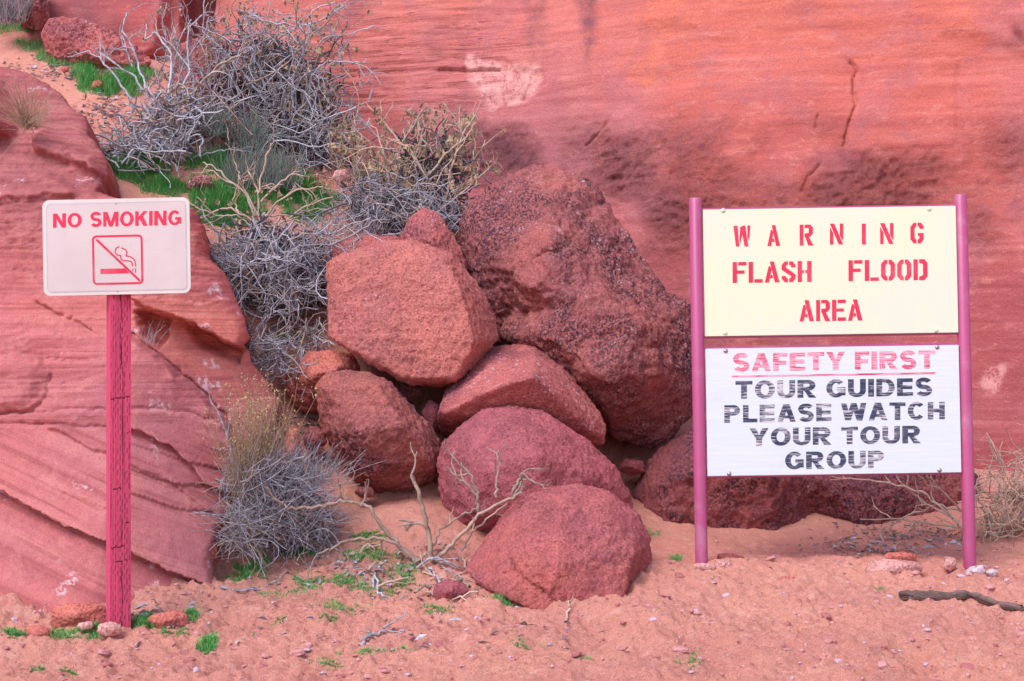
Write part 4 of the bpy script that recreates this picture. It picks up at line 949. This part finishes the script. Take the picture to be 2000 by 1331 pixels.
# largest dense shrub against the cliff
br = [([(560, 240), (530, 170), (500, 120), (480, 70), (495, 20)], 5), ([(570, 230), (570, 160), (590, 110), (605, 60), (610, 20), (655, 5)], 5), ([(600, 220), (610, 150), (640, 120), (700, 125), (712, 150)], 5),
      ([(520, 200), (480, 150), (440, 100), (395, 60), (400, 0)], 5, .1), ([(600, 250), (650, 205), (690, 210), (712, 200)], 5), ([(580, 250), (600, 150), (605, 70), (640, 45), (660, 12)], 5), ([(520, 190), (505, 120), (520, 60), (528, 0)], 5, .1),
      ([(640, 260), (680, 240), (690, 190), (705, 160)], 4), ([(470, 190), (440, 130), (430, 80), (410, 40)], 4, .2)]
tg = tangle([(560, 190, 105, 95, 9.75, .35), (600, 270, 95, 70, 9.55, .35), (500, 110, 70, 70, 9.9, .25), (520, 250, 60, 60, 9.6, .3)], 380, (.2, .7), (.0022, .0062), .32, .15, side=.8)
td = tangle([(560, 200, 90, 95, 9.95, .3), (600, 285, 75, 50, 9.75, .3), (520, 150, 50, 70, 9.95, .2)], 800, (.15, .5), (.004, .009))
up = []
for k in range(46): grow(up, P(rng.uniform(400, 690), rng.uniform(40, 210), rng.uniform(9.5, 9.95)), unit(np.array([rng.normal(0, .6), -.1, rng.uniform(.1, 1)])), rng.uniform(.2, .5), .0055, 2, .32, 1.9)
base = on_ground(575, 330)[0]
shrub('largest dense grey shrub with tangled twigs climbing the cliff at upper left', base, branch_parts(br, 9.6, tGrey, tw=4) + [('twig_tangle', 'stuff', tube_mesh('twigs', tg + up, tGrey)), ('shaded_inner_twigs', 'stuff', tube_mesh('shaded_inner_twigs', td, tShade)), leafmesh('dried_leaves', up, 420, lDry)])
# leafy dead shrub left of the largest boulder
br = [([(870, 400), (880, 330), (905, 260), (932, 218)], 5), ([(830, 350), (870, 300), (905, 275), (930, 240)], 5), ([(850, 370), (800, 300), (750, 240), (715, 200)], 5), ([(760, 420), (755, 340), (780, 290), (825, 215)], 5, .1), ([(700, 380), (690, 310), (688, 250), (700, 210)], 4),
      ([(760, 400), (720, 330), (700, 270), (690, 220)], 4), ([(840, 420), (900, 380), (930, 350), (955, 330)], 4), ([(800, 330), (830, 260), (862, 225)], 4, .1), ([(760, 360), (750, 300), (735, 250)], 6)]
tg = tangle([(780, 400, 110, 60, 9.1, .3), (840, 430, 60, 50, 8.95, .2), (720, 400, 60, 55, 9.1, .25), (700, 430, 50, 40, 9.0, .2)], 560, (.15, .5), (.002, .005), .32, .15, side=.7)
up = []
for k in range(48): grow(up, P(rng.uniform(690, 930), rng.uniform(290, 430), rng.uniform(8.9, 9.4)), unit(np.array([rng.normal(0, .5), -.1, 1])), rng.uniform(.2, .42), .005, 2, .3, 1.9)
base = on_ground(790, 440)[0]
shrub('dead shrub with drooping brown and olive leaves, left above the largest boulder', base, branch_parts(br, 9.05, tTan, tw=3) + [('twig_tangle', 'stuff', tube_mesh('twigs', tg, tGrey)), ('shaded_inner_twigs', 'stuff', tube_mesh('shaded_inner_twigs', tangle([(790, 410, 110, 50, 9.25, .2), (840, 330, 80, 60, 9.3, .15)], 420, (.15, .45), (.004, .008)), tShade)), ('upper_twigs', 'stuff', tube_mesh('upper_twigs', up, tTan)), leafmesh('dried_leaves', up, 1300, lDry, size=(.025, .055), wfac=.2, droop=1.6)])
# golden forked shrub
br = [([(500, 455), (495, 415), (480, 380), (440, 345), (415, 325), (395, 318)], 6), ([(510, 455), (505, 400), (508, 350), (518, 310), (530, 280)], 6), ([(505, 420), (475, 370), (465, 335), (455, 312)], 5), ([(505, 440), (540, 395), (580, 370), (632, 366)], 5, -.1), ([(520, 450), (560, 430), (600, 400), (650, 385)], 5, -.15),
      ([(490, 430), (450, 405), (410, 415), (372, 400), (362, 380)], 5, -.1), ([(500, 450), (460, 420), (420, 422), (385, 385)], 4, -.15), ([(510, 395), (545, 360), (575, 335)], 5), ([(470, 440), (462, 410), (455, 390), (470, 350)], 5), ([(515, 420), (560, 422), (610, 408), (620, 380)], 4, -.1), ([(505, 380), (490, 350), (483, 325)], 4)]
base = on_ground(508, 462)[0]
shrub('small golden tan bare shrub with forked zigzag branches above the grey twig heap', base, branch_parts(br, 8.6, tTan, tw=3, sub=(.08, .2), fork=1.0) + [leafmesh('dried_leaves', tangle([(500, 400, 130, 40, 8.6, .2)], 60, (.05, .1)), 60, lDry)])
# grey twig heap spilling down
tg = tangle([(520, 505, 105, 30, 8.35, .25), (545, 550, 80, 45, 8.2, .2), (580, 510, 80, 30, 8.35, .2), (470, 512, 55, 28, 8.2, .15), (570, 590, 50, 35, 8.1, .12), (630, 465, 60, 22, 8.5, .15)], 520, (.16, .5), (.0022, .0058), .32, .15, side=.8)
td = tangle([(520, 500, 95, 35, 8.5, .2), (550, 550, 70, 45, 8.35, .2)], 600, (.15, .4), (.004, .008))
base = on_ground(560, 560)[0]
br = [([(560, 470), (600, 455), (650, 470), (685, 478)], 4), ([(600, 520), (612, 560), (640, 600), (615, 575)], 4), ([(560, 560), (575, 600), (592, 632)], 4), ([(640, 480), (690, 460), (735, 430), (745, 395)], 5), ([(540, 500), (585, 480), (640, 478)], 4)]
shrub('heap of bare grey twigs hanging down the gully beside the square block', base, branch_parts(br, 8.15, tGrey, tw=3) + [('twig_tangle', 'stuff', tube_mesh('twigs', tg, tGrey)), ('shaded_inner_twigs', 'stuff', tube_mesh('shaded_inner_twigs', td, tShade))], 'twig_heap', 'twigs')
tg = tangle([(540, 690, 45, 28, 7.85, .12), (600, 660, 40, 22, 8.0, .12), (570, 720, 35, 18, 7.8, .1), (515, 680, 20, 25, 7.8, .1)], 170, (.08, .26), (.003, .006))
shrub('small scatter of grey twigs in the gully above the little orange boulder', on_ground(560, 690)[0], [('twig_tangle', 'stuff', tube_mesh('twigs', tg, tGrey))], 'twig_heap', 'twigs')
# fine blue green shrubs
def broom(blobs, n, L, r, mat, spread=.35, up=1.0, nm='stems', kink=.07):
    out = []
    for p in blob_points(blobs, n):
        out.append(walk(p, unit(np.array([rng.normal(0, spread), rng.normal(0, spread), up])), rng.uniform(*L), 5, kink, r, r * .5))
    return out
bm_ = broom([(480, 365, 60, 14, 9.1, .2), (540, 365, 50, 14, 9.05, .2), (480, 300, 50, 20, 9.4, .2)], 900, (.12, .30), .0022, tGreen)
shrub('fine stemmed blue-green shrub between the dense grey shrub and the golden one', on_ground(500, 370)[0], [('stems', 'stuff', tube_mesh('stems', bm_, tGreen, 3))])
bm_ = broom([(425, 262, 28, 8, 9.25, .1)], 200, (.10, .22), .002, tGreen)
shrub('small dull green broom-like tuft right of the upper grey twig tangle', on_ground(425, 270)[0], [('stems', 'stuff', tube_mesh('stems', bm_, tGreen, 3))], 'grass_tuft', 'plant')
# lower bush with yellow flowering stems
tg = tangle([(530, 1005, 85, 55, 6.90, .2), (475, 1025, 45, 35, 6.75, .12), (580, 990, 60, 60, 6.95, .15), (620, 1040, 28, 45, 7.0, .1), (500, 930, 60, 40, 6.85, .15)], 1200, (.14, .38), (.0012, .0030), .12, .22, -.04, side=.3)
td = tangle([(540, 1010, 75, 55, 7.1, .15)], 350, (.15, .35), (.003, .006))
gs = broom([(490, 930, 45, 30, 6.85, .12), (520, 900, 40, 25, 6.95, .12), (470, 960, 30, 30, 6.8, .1)], 300, (.14, .42), .0016, tGold, .28)
sr_ = broom([(620, 935, 55, 16, 7.15, .1), (570, 930, 40, 20, 7.1, .1)], 260, (.10, .26), .0016, tGrey, .7, .7)
fp = [walk(g[0][-1], unit(rng.normal(size=3)), .03, 2, .3, .001, .001) for g in gs for _ in range(4)]
br = [([(455, 905), (445, 860), (432, 820), (425, 805)], 7), ([(598, 880), (590, 900), (600, 925)], 6), ([(620, 1060), (628, 1010), (618, 970), (600, 940)], 6, .1), ([(420, 935), (445, 945), (470, 955)], 5)]
shrub('lower bush of fine grey stems with dry yellow flower stalks, left of the boulder pile', on_ground(540, 1088)[0],
      branch_parts(br, 6.9, tGrey, tw=2, sub=(.06, .14)) + [('fine_stems', 'stuff', tube_mesh('fine_stems', tg + sr_, tGrey, 3)), ('shaded_inner_twigs', 'stuff', tube_mesh('shaded_inner_twigs', td, tShade, 3)), ('flower_stalks', 'stuff', tube_mesh('flower_stalks', gs, tGold, 3)),
       leafmesh('dry_flowers', fp, 1100, lFlow, size=(.006, .013), droop=.1, wfac=.6)])
# tan tumble of dry grass on the slickrock, tussock at the top left corner
def fan(px, py, Y, n, L, r, spread=.8, up=.7, grav=-.05):
    return [walk(P(px + rng.normal(0, 8), py + rng.normal(0, 4), Y + rng.normal(0, .03)), unit(np.array([rng.normal(0, spread), -.3 + rng.normal(0, .4), up + rng.normal(0, .4)])), rng.uniform(*L), 6, .12, r, r * .4, grav) for _ in range(n)]
tb = fan(55, 248, 7.75, 170, (.1, .36), .0018, .6, .8, -.04)
shrub('dry tan grass clump growing on the slickrock at the left edge', P(55, 255, 7.8), [('stems', 'stuff', tube_mesh('stems', tb, tGold, 3)), ], 'dry_grass_clump', 'dry grass')
tb = broom([(15, 40, 40, 12, 10.6, .1)], 260, (.15, .40), .003, tGreen, .4, 1, 'stems', .12)
shrub('grey green grass tussock in the top left corner', on_ground(15, 50)[0], [('stems', 'stuff', tube_mesh('stems', tb, tGrey, 3))], 'grass_tussock', 'grass')
tb = fan(293, 668, 6.98, 26, (.05, .13), .0012, .35, 1, 0)
shrub('tiny dry tuft in the hollow right of the wooden post', P(293, 670, 6.98), [('stems', 'stuff', tube_mesh('stems', tb, tGrey, 3))], 'grass_tuft', 'plant')
# dead forked branch in front of the boulders
br = [([(840, 1098), (838, 1050), (826, 990), (812, 950), (804, 926)], 12, -.05), ([(855, 1090), (890, 1055), (935, 1005), (985, 980), (1020, 962)], 9, -.1), ([(935, 1000), (932, 965), (905, 940), (870, 912)], 7), ([(935, 965), (915, 925), (882, 890)], 6), ([(970, 972), (970, 940), (976, 905), (974, 880)], 6),
      ([(1000, 962), (1012, 945), (1018, 925), (1045, 945)], 7), ([(845, 1065), (860, 1035), (905, 1005), (930, 995)], 6), ([(900, 1075), (920, 1040), (950, 1015), (990, 985)], 6), ([(815, 1095), (785, 1070), (750, 1035), (720, 990), (700, 982), (665, 978), (612, 992), (560, 992), (540, 978), (520, 952)], 9, -.1),
      ([(668, 978), (664, 960), (670, 945)], 6), ([(700, 982), (706, 985), (718, 972)], 5), ([(810, 1095), (775, 1065), (740, 1052), (680, 1055), (650, 1070), (620, 1082)], 8, -.1)]
base = on_ground(845, 1096)[0]
shrub('dead bare shrub with an upright broken stem and forked branches before the boulders', base, branch_parts(br, 6.75, tDead, tw=3, sub=(.05, .14), sides=7), 'dead_shrub', 'shrub')
# fallen twigs beside the front boulder
fall = [[(800, 1125), (850, 1115), (890, 1112), (930, 1110)], [(735, 1160), (780, 1140), (830, 1130), (895, 1135)], [(810, 1165), (850, 1145), (900, 1138), (915, 1165)], [(840, 1155), (860, 1172), (885, 1185), (935, 1185)], [(728, 1150), (735, 1130), (740, 1165), (752, 1178)], [(690, 1105), (720, 1090), (750, 1092)], [(800, 1128), (830, 1110), (870, 1090), (890, 1080)], [(905, 1092), (912, 1110), (900, 1130)], [(860, 1150), (850, 1125), (835, 1118)]]
for i, pts in enumerate(fall):
    g = []; q = on_ground([a for a, _ in pts], [b for _, b in pts]); q[:, 2] += .012 + .02 * np.sin(np.arange(len(q)) * 1.7 + i)
    o = np.concatenate([np.linspace(a, b, 4, endpoint=False) for a, b in zip(q[:-1], q[1:])] + [q[-1:]]); o[1:] += rng.normal(0, .006, (len(o) - 1, 3))
    g.append((o, np.linspace(.0075, .0035, len(o))))
    for k in range(2): grow(g, o[rng.integers(2, len(o))], unit(rng.normal(size=3) * [1, .5, .25]), rng.uniform(.06, .15), .0035, 1, .3, 1.0)
    b0 = o[0]
    FT = ['topmost straight fallen twig pointing at the front boulder from the dead shrub', 'long pale fallen twig arching over the smooth purple stone', 'thick fallen twig bent round the right side of the purple stone', 'fallen twig running along the sand below the purple stone', 'short zigzag twig at the left end of the fallen twig heap', 'fallen twig lying under the left branch of the dead shrub', 'fallen twig slanting up from the heap towards the rounded boulder', 'short dark twig leaning on the left foot of the front boulder', 'curved twig fragment just above the purple stone']
    tag(ob('fallen_twig', rebase(tube_mesh('fallen_twig', g, tTan if i % 2 else tGrey, 5), b0), None, tuple(b0)), FT[i], 'twig', 'fallen twigs beside the front boulder')
def lying(name, label, pts, r0, r1, mat, sides=8, extra=0, lift=.01):
    q = on_ground([a for a, _ in pts], [b for _, b in pts]); q[:, 2] += lift
    o = np.concatenate([np.linspace(a, b, 5, endpoint=False) for a, b in zip(q[:-1], q[1:])] + [q[-1:]]); o[1:-1] += rng.normal(0, .004, (len(o) - 2, 3))
    g = [(o, np.linspace(r0, r1, len(o)) * (1 + .15 * rng.normal(size=len(o))))]
    for k in range(extra): i = rng.integers(2, len(o) - 2); s = o[i:i + 6] + np.array([0, .0, .012]) + np.linspace(0, .05, len(o[i:i + 6]))[:, None] * rng.normal(0, .6, 3); g.append((s, np.linspace(r0 * .6, r0 * .2, len(s))))
    if name == 'driftwood_branch':          # split, fibrous log: several strands twisted together
        g = []; tt = np.linspace(0, 1, len(o))
        for k in range(9):
            a = k * .7 + tt * 2.2; rad = r0 * .62 * (1 - .35 * tt) * (1 if k else 0)
            st = o + np.stack([0 * a, np.cos(a) * rad, np.sin(a) * rad], -1); i0 = rng.integers(0, 4) if k else 0; i1 = len(o) - (rng.integers(0, 2) if k else 0)
            st = st[i0:i1]; g.append((st, r0 * rng.uniform(.30, .50) * (1 + .12 * rng.normal(size=len(st))) * np.linspace(1, .75, len(st))))
    return tag(ob(name, rebase(tube_mesh(name, g, mat, sides), o[0]), None, tuple(o[0])), label, 'wood')
lying('driftwood_branch', 'long weathered brown driftwood branch lying on the sand at the right edge', [(1756, 1158), (1800, 1168), (1850, 1178), (1905, 1180), (1950, 1195), (2010, 1214)], .024, .020, tBark, 9, 4, .012)
lying('forked_stick', 'forked grey stick lying on the sand left of the front boulder', [(702, 1260), (725, 1248), (755, 1240), (790, 1238)], .009, .004, tGrey, 6, 2)
lying('twig_stub', 'short curled pale twig standing up in front of the front boulder', [(1105, 1216), (1108, 1204), (1110, 1196)], .008, .003, tTan, 6, 1, .03)
lying('twig', 'thin dry stick on the sand below the slickrock edge', [(430, 1165), (470, 1160), (520, 1150), (560, 1132)], .007, .003, tGrey, 6, 2)
lying('twig', 'curved reddish twig below the lower bush', [(545, 1075), (565, 1085), (575, 1105), (585, 1125)], .006, .003, tTan, 6, 1, .03)
b0 = on_ground(312, 1205)[0]; q, rr = pix_branch([(312, 1207), (316, 1192), (306, 1178), (296, 1172)], b0[1], .006, .003)
tag(ob('twig', rebase(tube_mesh('twig', [(q, rr)], tBark, 6), b0), None, tuple(b0)), 'short bent twig poking up behind the pinkish rock by the wooden post', 'twig')
# shrub at the right edge and its bare branches behind the sign
br = [([(1895, 1045), (1850, 1000), (1800, 960), (1740, 945), (1690, 935), (1620, 938)], 6), ([(1875, 1020), (1820, 990), (1775, 960), (1770, 925)], 5), ([(1880, 1000), (1830, 985), (1760, 1015), (1720, 1035)], 5), ([(1880, 1030), (1820, 1025), (1760, 1015), (1680, 1015)], 5), ([(1950, 1040), (1965, 980), (1960, 920), (1935, 870)], 6), ([(1960, 1000), (1990, 930), (2030, 880)], 5),
      ([(1940, 1030), (1915, 980), (1905, 940), (1925, 915)], 5), ([(1965, 910), (1990, 905), (2030, 890)], 5), ([(1960, 905), (1945, 880), (1928, 862)], 4), ([(1880, 1000), (1840, 960), (1810, 930), (1800, 900)], 4)]
tg = tangle([(1965, 980, 50, 55, 7.75, .2), (1940, 1025, 45, 25, 7.7, .15), (2030, 980, 50, 65, 7.8, .2)], 190, (.16, .5), (.002, .0048), .3, .35, -.02)
shrub('bare tan and grey shrub at the right edge with branches reaching behind the sign', on_ground(1940, 1045)[0], branch_parts(br, 7.75, tTan, tw=3) + [('twig_tangle', 'stuff', tube_mesh('twigs', tg, tTan))])

# ------------------------------------------------------------------ grass, litter, pebbles
def blades(pos, h, wdt, lean=.45):
    n = len(pos); a = rng.random(n) * 2 * math.pi; dr = np.stack([np.cos(a), np.sin(a), 0 * a], -1); s = np.stack([-np.sin(a), np.cos(a), 0 * a], -1)
    hh_ = (h * rng.uniform(.5, 1.15, n))[:, None]; ln = hh_ * np.abs(rng.normal(0, lean, n))[:, None]; wv = s * wdt; up_ = np.array([0, 0, 1])
    m1 = pos + up_ * hh_ * .55 + dr * ln * .3; tip = pos + up_ * hh_ + dr * ln
    V = np.stack([pos - wv, pos + wv, m1 + wv * .7, m1 - wv * .7, tip], 1).reshape(-1, 3); b = np.arange(n)[:, None] * 5
    return V, np.concatenate([b + [0, 1, 2], b + [0, 2, 3], b + [3, 2, 4]]), np.repeat(rng.random(n), 5)
def grass(name, patches, mat, label, dens, hs, lean):
    Vs, Fs, Ts, o = [], [], [], 0
    for cx_, cy_, rx_, ry_, n, h in patches:
        n = int(n * dens)
        a = rng.random(n) * 6.283; r = np.sqrt(rng.random(n)); u, v = r * np.cos(a), r * np.sin(a)
        qx, qy = cx_ + 1.35 * rx_ * u, cy_ + 1.3 * ry_ * v
        den = fbm(np.stack([qx / 20, qy / 11, qx * 0], -1), 1, 3, seed=71) * .7 + .95 - r; ok = den > .5 * rng.random(n)
        pos = on_ground(qx[ok], qy[ok]); V, f, t = blades(pos, h * hs * np.clip(.35 + den[ok], .3, 1.1), .0017, lean); Vs.append(V); Fs.append(f + o); Ts.append(t); o += len(V)
    g_ = ob(name, mesh_np(name, np.concatenate(Vs), np.concatenate(Fs), mat, False, {'tone': np.concatenate(Ts)}), kind='stuff')
    return tag(g_, label, 'grass')
GU = [(30, 62, 40, 12, 300, .05), (55, 95, 30, 10, 200, .05), (95, 112, 25, 8, 150, .05), (165, 150, 22, 30, 550, .08), (210, 178, 50, 18, 1000, .09), (265, 165, 35, 25, 800, .08), (250, 145, 40, 10, 300, .06), (120, 125, 25, 8, 150, .04), (275, 340, 45, 24, 1400, .09), (222, 338, 18, 12, 350, .07), (310, 372, 45, 14, 800, .07), (430, 325, 32, 20, 700, .08), (370, 325, 22, 10, 250, .06),
      (170, 350, 40, 16, 500, .06), (150, 335, 40, 10, 300, .05), (410, 395, 55, 40, 1600, .08), (460, 420, 50, 26, 1000, .07), (560, 385, 70, 28, 1800, .09), (620, 405, 40, 28, 800, .08), (430, 445, 40, 14, 500, .06), (600, 435, 40, 14, 400, .06), (180, 365, 22, 14, 250, .06), (350, 375, 30, 16, 350, .06), (560, 675, 22, 10, 220, .05), (530, 330, 30, 12, 250, .06)]
grass('upper_grass', GU, lGrass, 'bright green grass growing up the sandy gully among the shrubs', 4.0, 1.1, .8)
GL = [(490, 1110, 34, 14, 260, .05), (470, 1130, 40, 8, 160, .04), (620, 1145, 50, 12, 240, .03), (720, 1100, 50, 16, 280, .035), (700, 1150, 70, 14, 260, .03), (780, 1130, 45, 18, 240, .035), (560, 1165, 60, 10, 160, .025), (985, 1180, 26, 7, 150, .04), (850, 1205, 40, 6, 120, .025), (405, 1272, 18, 14, 200, .05), (340, 1245, 40, 6, 140, .03), (280, 1232, 25, 8, 220, .05), (150, 1255, 60, 8, 260, .035), (30, 1262, 30, 6, 160, .035), (190, 1245, 18, 7, 120, .035), (375, 1218, 12, 10, 120, .05),
      (450, 1235, 40, 7, 160, .03), (540, 1215, 25, 5, 80, .025), (640, 1216, 20, 4, 90, .025), (590, 1085, 30, 8, 140, .04), (735, 1060, 25, 6, 90, .03), (710, 1285, 40, 6, 110, .025), (640, 1300, 40, 5, 80, .02), (790, 1280, 40, 6, 70, .02), (1020, 1270, 30, 5, 60, .02), (1720, 1148, 20, 4, 80, .03), (1280, 1052, 16, 8, 80, .035), (1320, 1098, 14, 5, 60, .03), (1540, 1020, 12, 6, 40, .04), (1345, 1300, 25, 6, 60, .02), (75, 1312, 20, 5, 70, .025), (140, 1318, 18, 4, 50, .02), (660, 1185, 60, 8, 150, .025), (700, 1060, 20, 8, 90, .035), (960, 1160, 20, 6, 60, .03), (1130, 1290, 30, 5, 50, .02), (1440, 1025, 14, 5, 40, .03)]
grass('lower_grass', GL, lGrass, 'sparse short green grass scattered over the sand in front of the boulders', 5.0, .75, 1.1)
def litter(name, patches, mat, size, label):
    Vs, Fs, Ts, o = [], [], [], 0
    for cx_, cy_, rx_, ry_, n in patches:
        pos = on_ground(cx_ + rx_ * rng.normal(0, .5, n), cy_ + ry_ * rng.normal(0, .5, n)); pos[:, 2] += .004
        a = rng.random(n) * 6.283; d = np.stack([np.cos(a), np.sin(a), rng.normal(0, .25, n)], -1) * (rng.uniform(.4, 1.2, n) * size)[:, None]; s = np.stack([-np.sin(a), np.cos(a), rng.normal(0, .4, n)], -1) * size * .16
        up_ = np.array([0, 0, 1]) * size * .18
        V = np.stack([pos, pos + d * .5 + s + up_, pos + d, pos + d * .5 - s + up_ * .3], 1).reshape(-1, 3); b = np.arange(n)[:, None] * 4
        Vs.append(V); Fs.append(np.concatenate([b + [0, 1, 2], b + [0, 2, 3]]) + o); Ts.append(np.repeat(rng.random(n), 4)); o += len(V)
    return tag(ob(name, mesh_np(name, np.concatenate(Vs), np.concatenate(Fs), mat, False, {'tone': np.concatenate(Ts)}), kind='stuff'), label, 'litter')
litter('leaf_litter', [(1760, 1045, 110, 20, 260), (1700, 1085, 100, 16, 170), (1640, 1070, 80, 10, 60), (800, 1120, 110, 30, 160), (900, 1155, 60, 26, 160), (1900, 1050, 80, 15, 120), (680, 1130, 120, 30, 60), (600, 640, 60, 40, 160), (620, 820, 40, 40, 120), (1500, 1120, 250, 20, 30), (960, 1110, 20, 10, 40)], lSage, .026, 'grey green dead leaves and bits strewn on the sand')
litter('twig_litter', [(120, 140, 120, 30, 260), (200, 230, 60, 60, 240), (250, 310, 80, 30, 200), (700, 1130, 180, 45, 130), (450, 440, 100, 20, 160), (1750, 1060, 140, 30, 110), (900, 1250, 500, 40, 40), (620, 830, 40, 40, 60), (560, 650, 60, 40, 120), (300, 1210, 180, 30, 50)], tGrey, .055, 'thin grey twig fragments strewn over the slope and sand')
bm = bmesh.new(); bmesh.ops.create_icosphere(bm, subdivisions=2, radius=1); ico = np.array([v.co[:] for v in bm.verts]); icf = np.array([[v.index for v in f.verts] for f in bm.faces]); bm.free()
bm = bmesh.new(); bmesh.ops.create_icosphere(bm, subdivisions=1, radius=1); ic1 = np.array([v.co[:] for v in bm.verts]); if1 = np.array([[v.index for v in f.verts] for f in bm.faces]); bm.free()
m = M('pebble', .9, .2)
c = m.mix(m.ramp(m.attr('tone'), .0, .55), (.42, .13, .10), (.56, .25, .19)); c = m.mix(m.ramp(m.attr('tone'), .80, .90), c, (.56, .38, .35)); c = m.mix(m.ramp(m.attr('tone'), .975, .98), c, (.58, .52, .52)); c = m.mix(m.ramp(m.attr('tone'), .99, .992), c, (.16, .12, .15))
peb = m.done(grain(m, c, 160, .8, 1.15), m.bump(m.noise(90, 4), .3, .005), (1, 1.05, 1.35))
n = 4200
qx = rng.uniform(-40, 2040, n); qy = 1331 + 25 - rng.random(n) ** .8 * 290
cl = fbm(np.stack([qx / 170, qy / 45, qx * 0], -1), 1, 3, seed=81) + .35 * (qy > 1180) + .3 * ((qx > 1350) & (qy < 1150)) * 1.0
ok = cl > .05 + .25 * rng.normal(size=n); pos = on_ground(qx[ok], qy[ok]); n = len(pos)
sz_ = .0028 + .0085 * rng.random(n) ** 3.0
Vb = ic1[None] * (1 + .22 * rng.normal(size=(n, len(ic1), 1))) * (sz_[:, None] * rng.uniform(.6, 1.4, (n, 3)) * [1.15, 1, .7])[:, None] + (pos + np.array([0, 0, .2]) * sz_[:, None])[:, None]
tag(ob('gravel', mesh_np('gravel', Vb.reshape(-1, 3), (if1[None] + (np.arange(n) * len(ic1))[:, None, None]).reshape(-1, 3), peb, False, {'tone': np.repeat(rng.random(n), len(ic1))}), kind='stuff'), 'fine pink and pale gravel scattered over the sand', 'gravel')
pm = []
for k in range(10):
    d_ = ico * (1 + .35 * fbm(ico, 1.1, 2, seed=90 + k))[:, None] * [1.2, 1.0, .6]; d_ = np.clip(d_, -.85, .85)
    pm.append(mesh_np('pebble', d_, icf, peb, False, {'tone': np.full(len(ico), rng.random() * .97)}))
k = 0
qx = rng.uniform(0, 2000, 400); qy = rng.uniform(1075, 1325, 400); okp = (qx > 1290) | (qy > 1215); qx, qy = qx[okp][:110], qy[okp][:110]
for p in on_ground(qx, qy):
    if p[0] > 3.2 or rng.random() < .2: continue
    s = rng.uniform(.010, .026); o = ob('pebble', pm[k % 10], None, tuple(p + [0, 0, s * .15])); o.scale = (s * rng.uniform(.8, 1.5), s, s * rng.uniform(.6, 1)); o.rotation_euler = (rng.normal(0, .2), rng.normal(0, .2), rng.uniform(0, 6.28)); k += 1
    tag(o, 'small loose pebble scattered on the pink sand in the foreground', 'pebble', 'pebbles scattered on the sand')
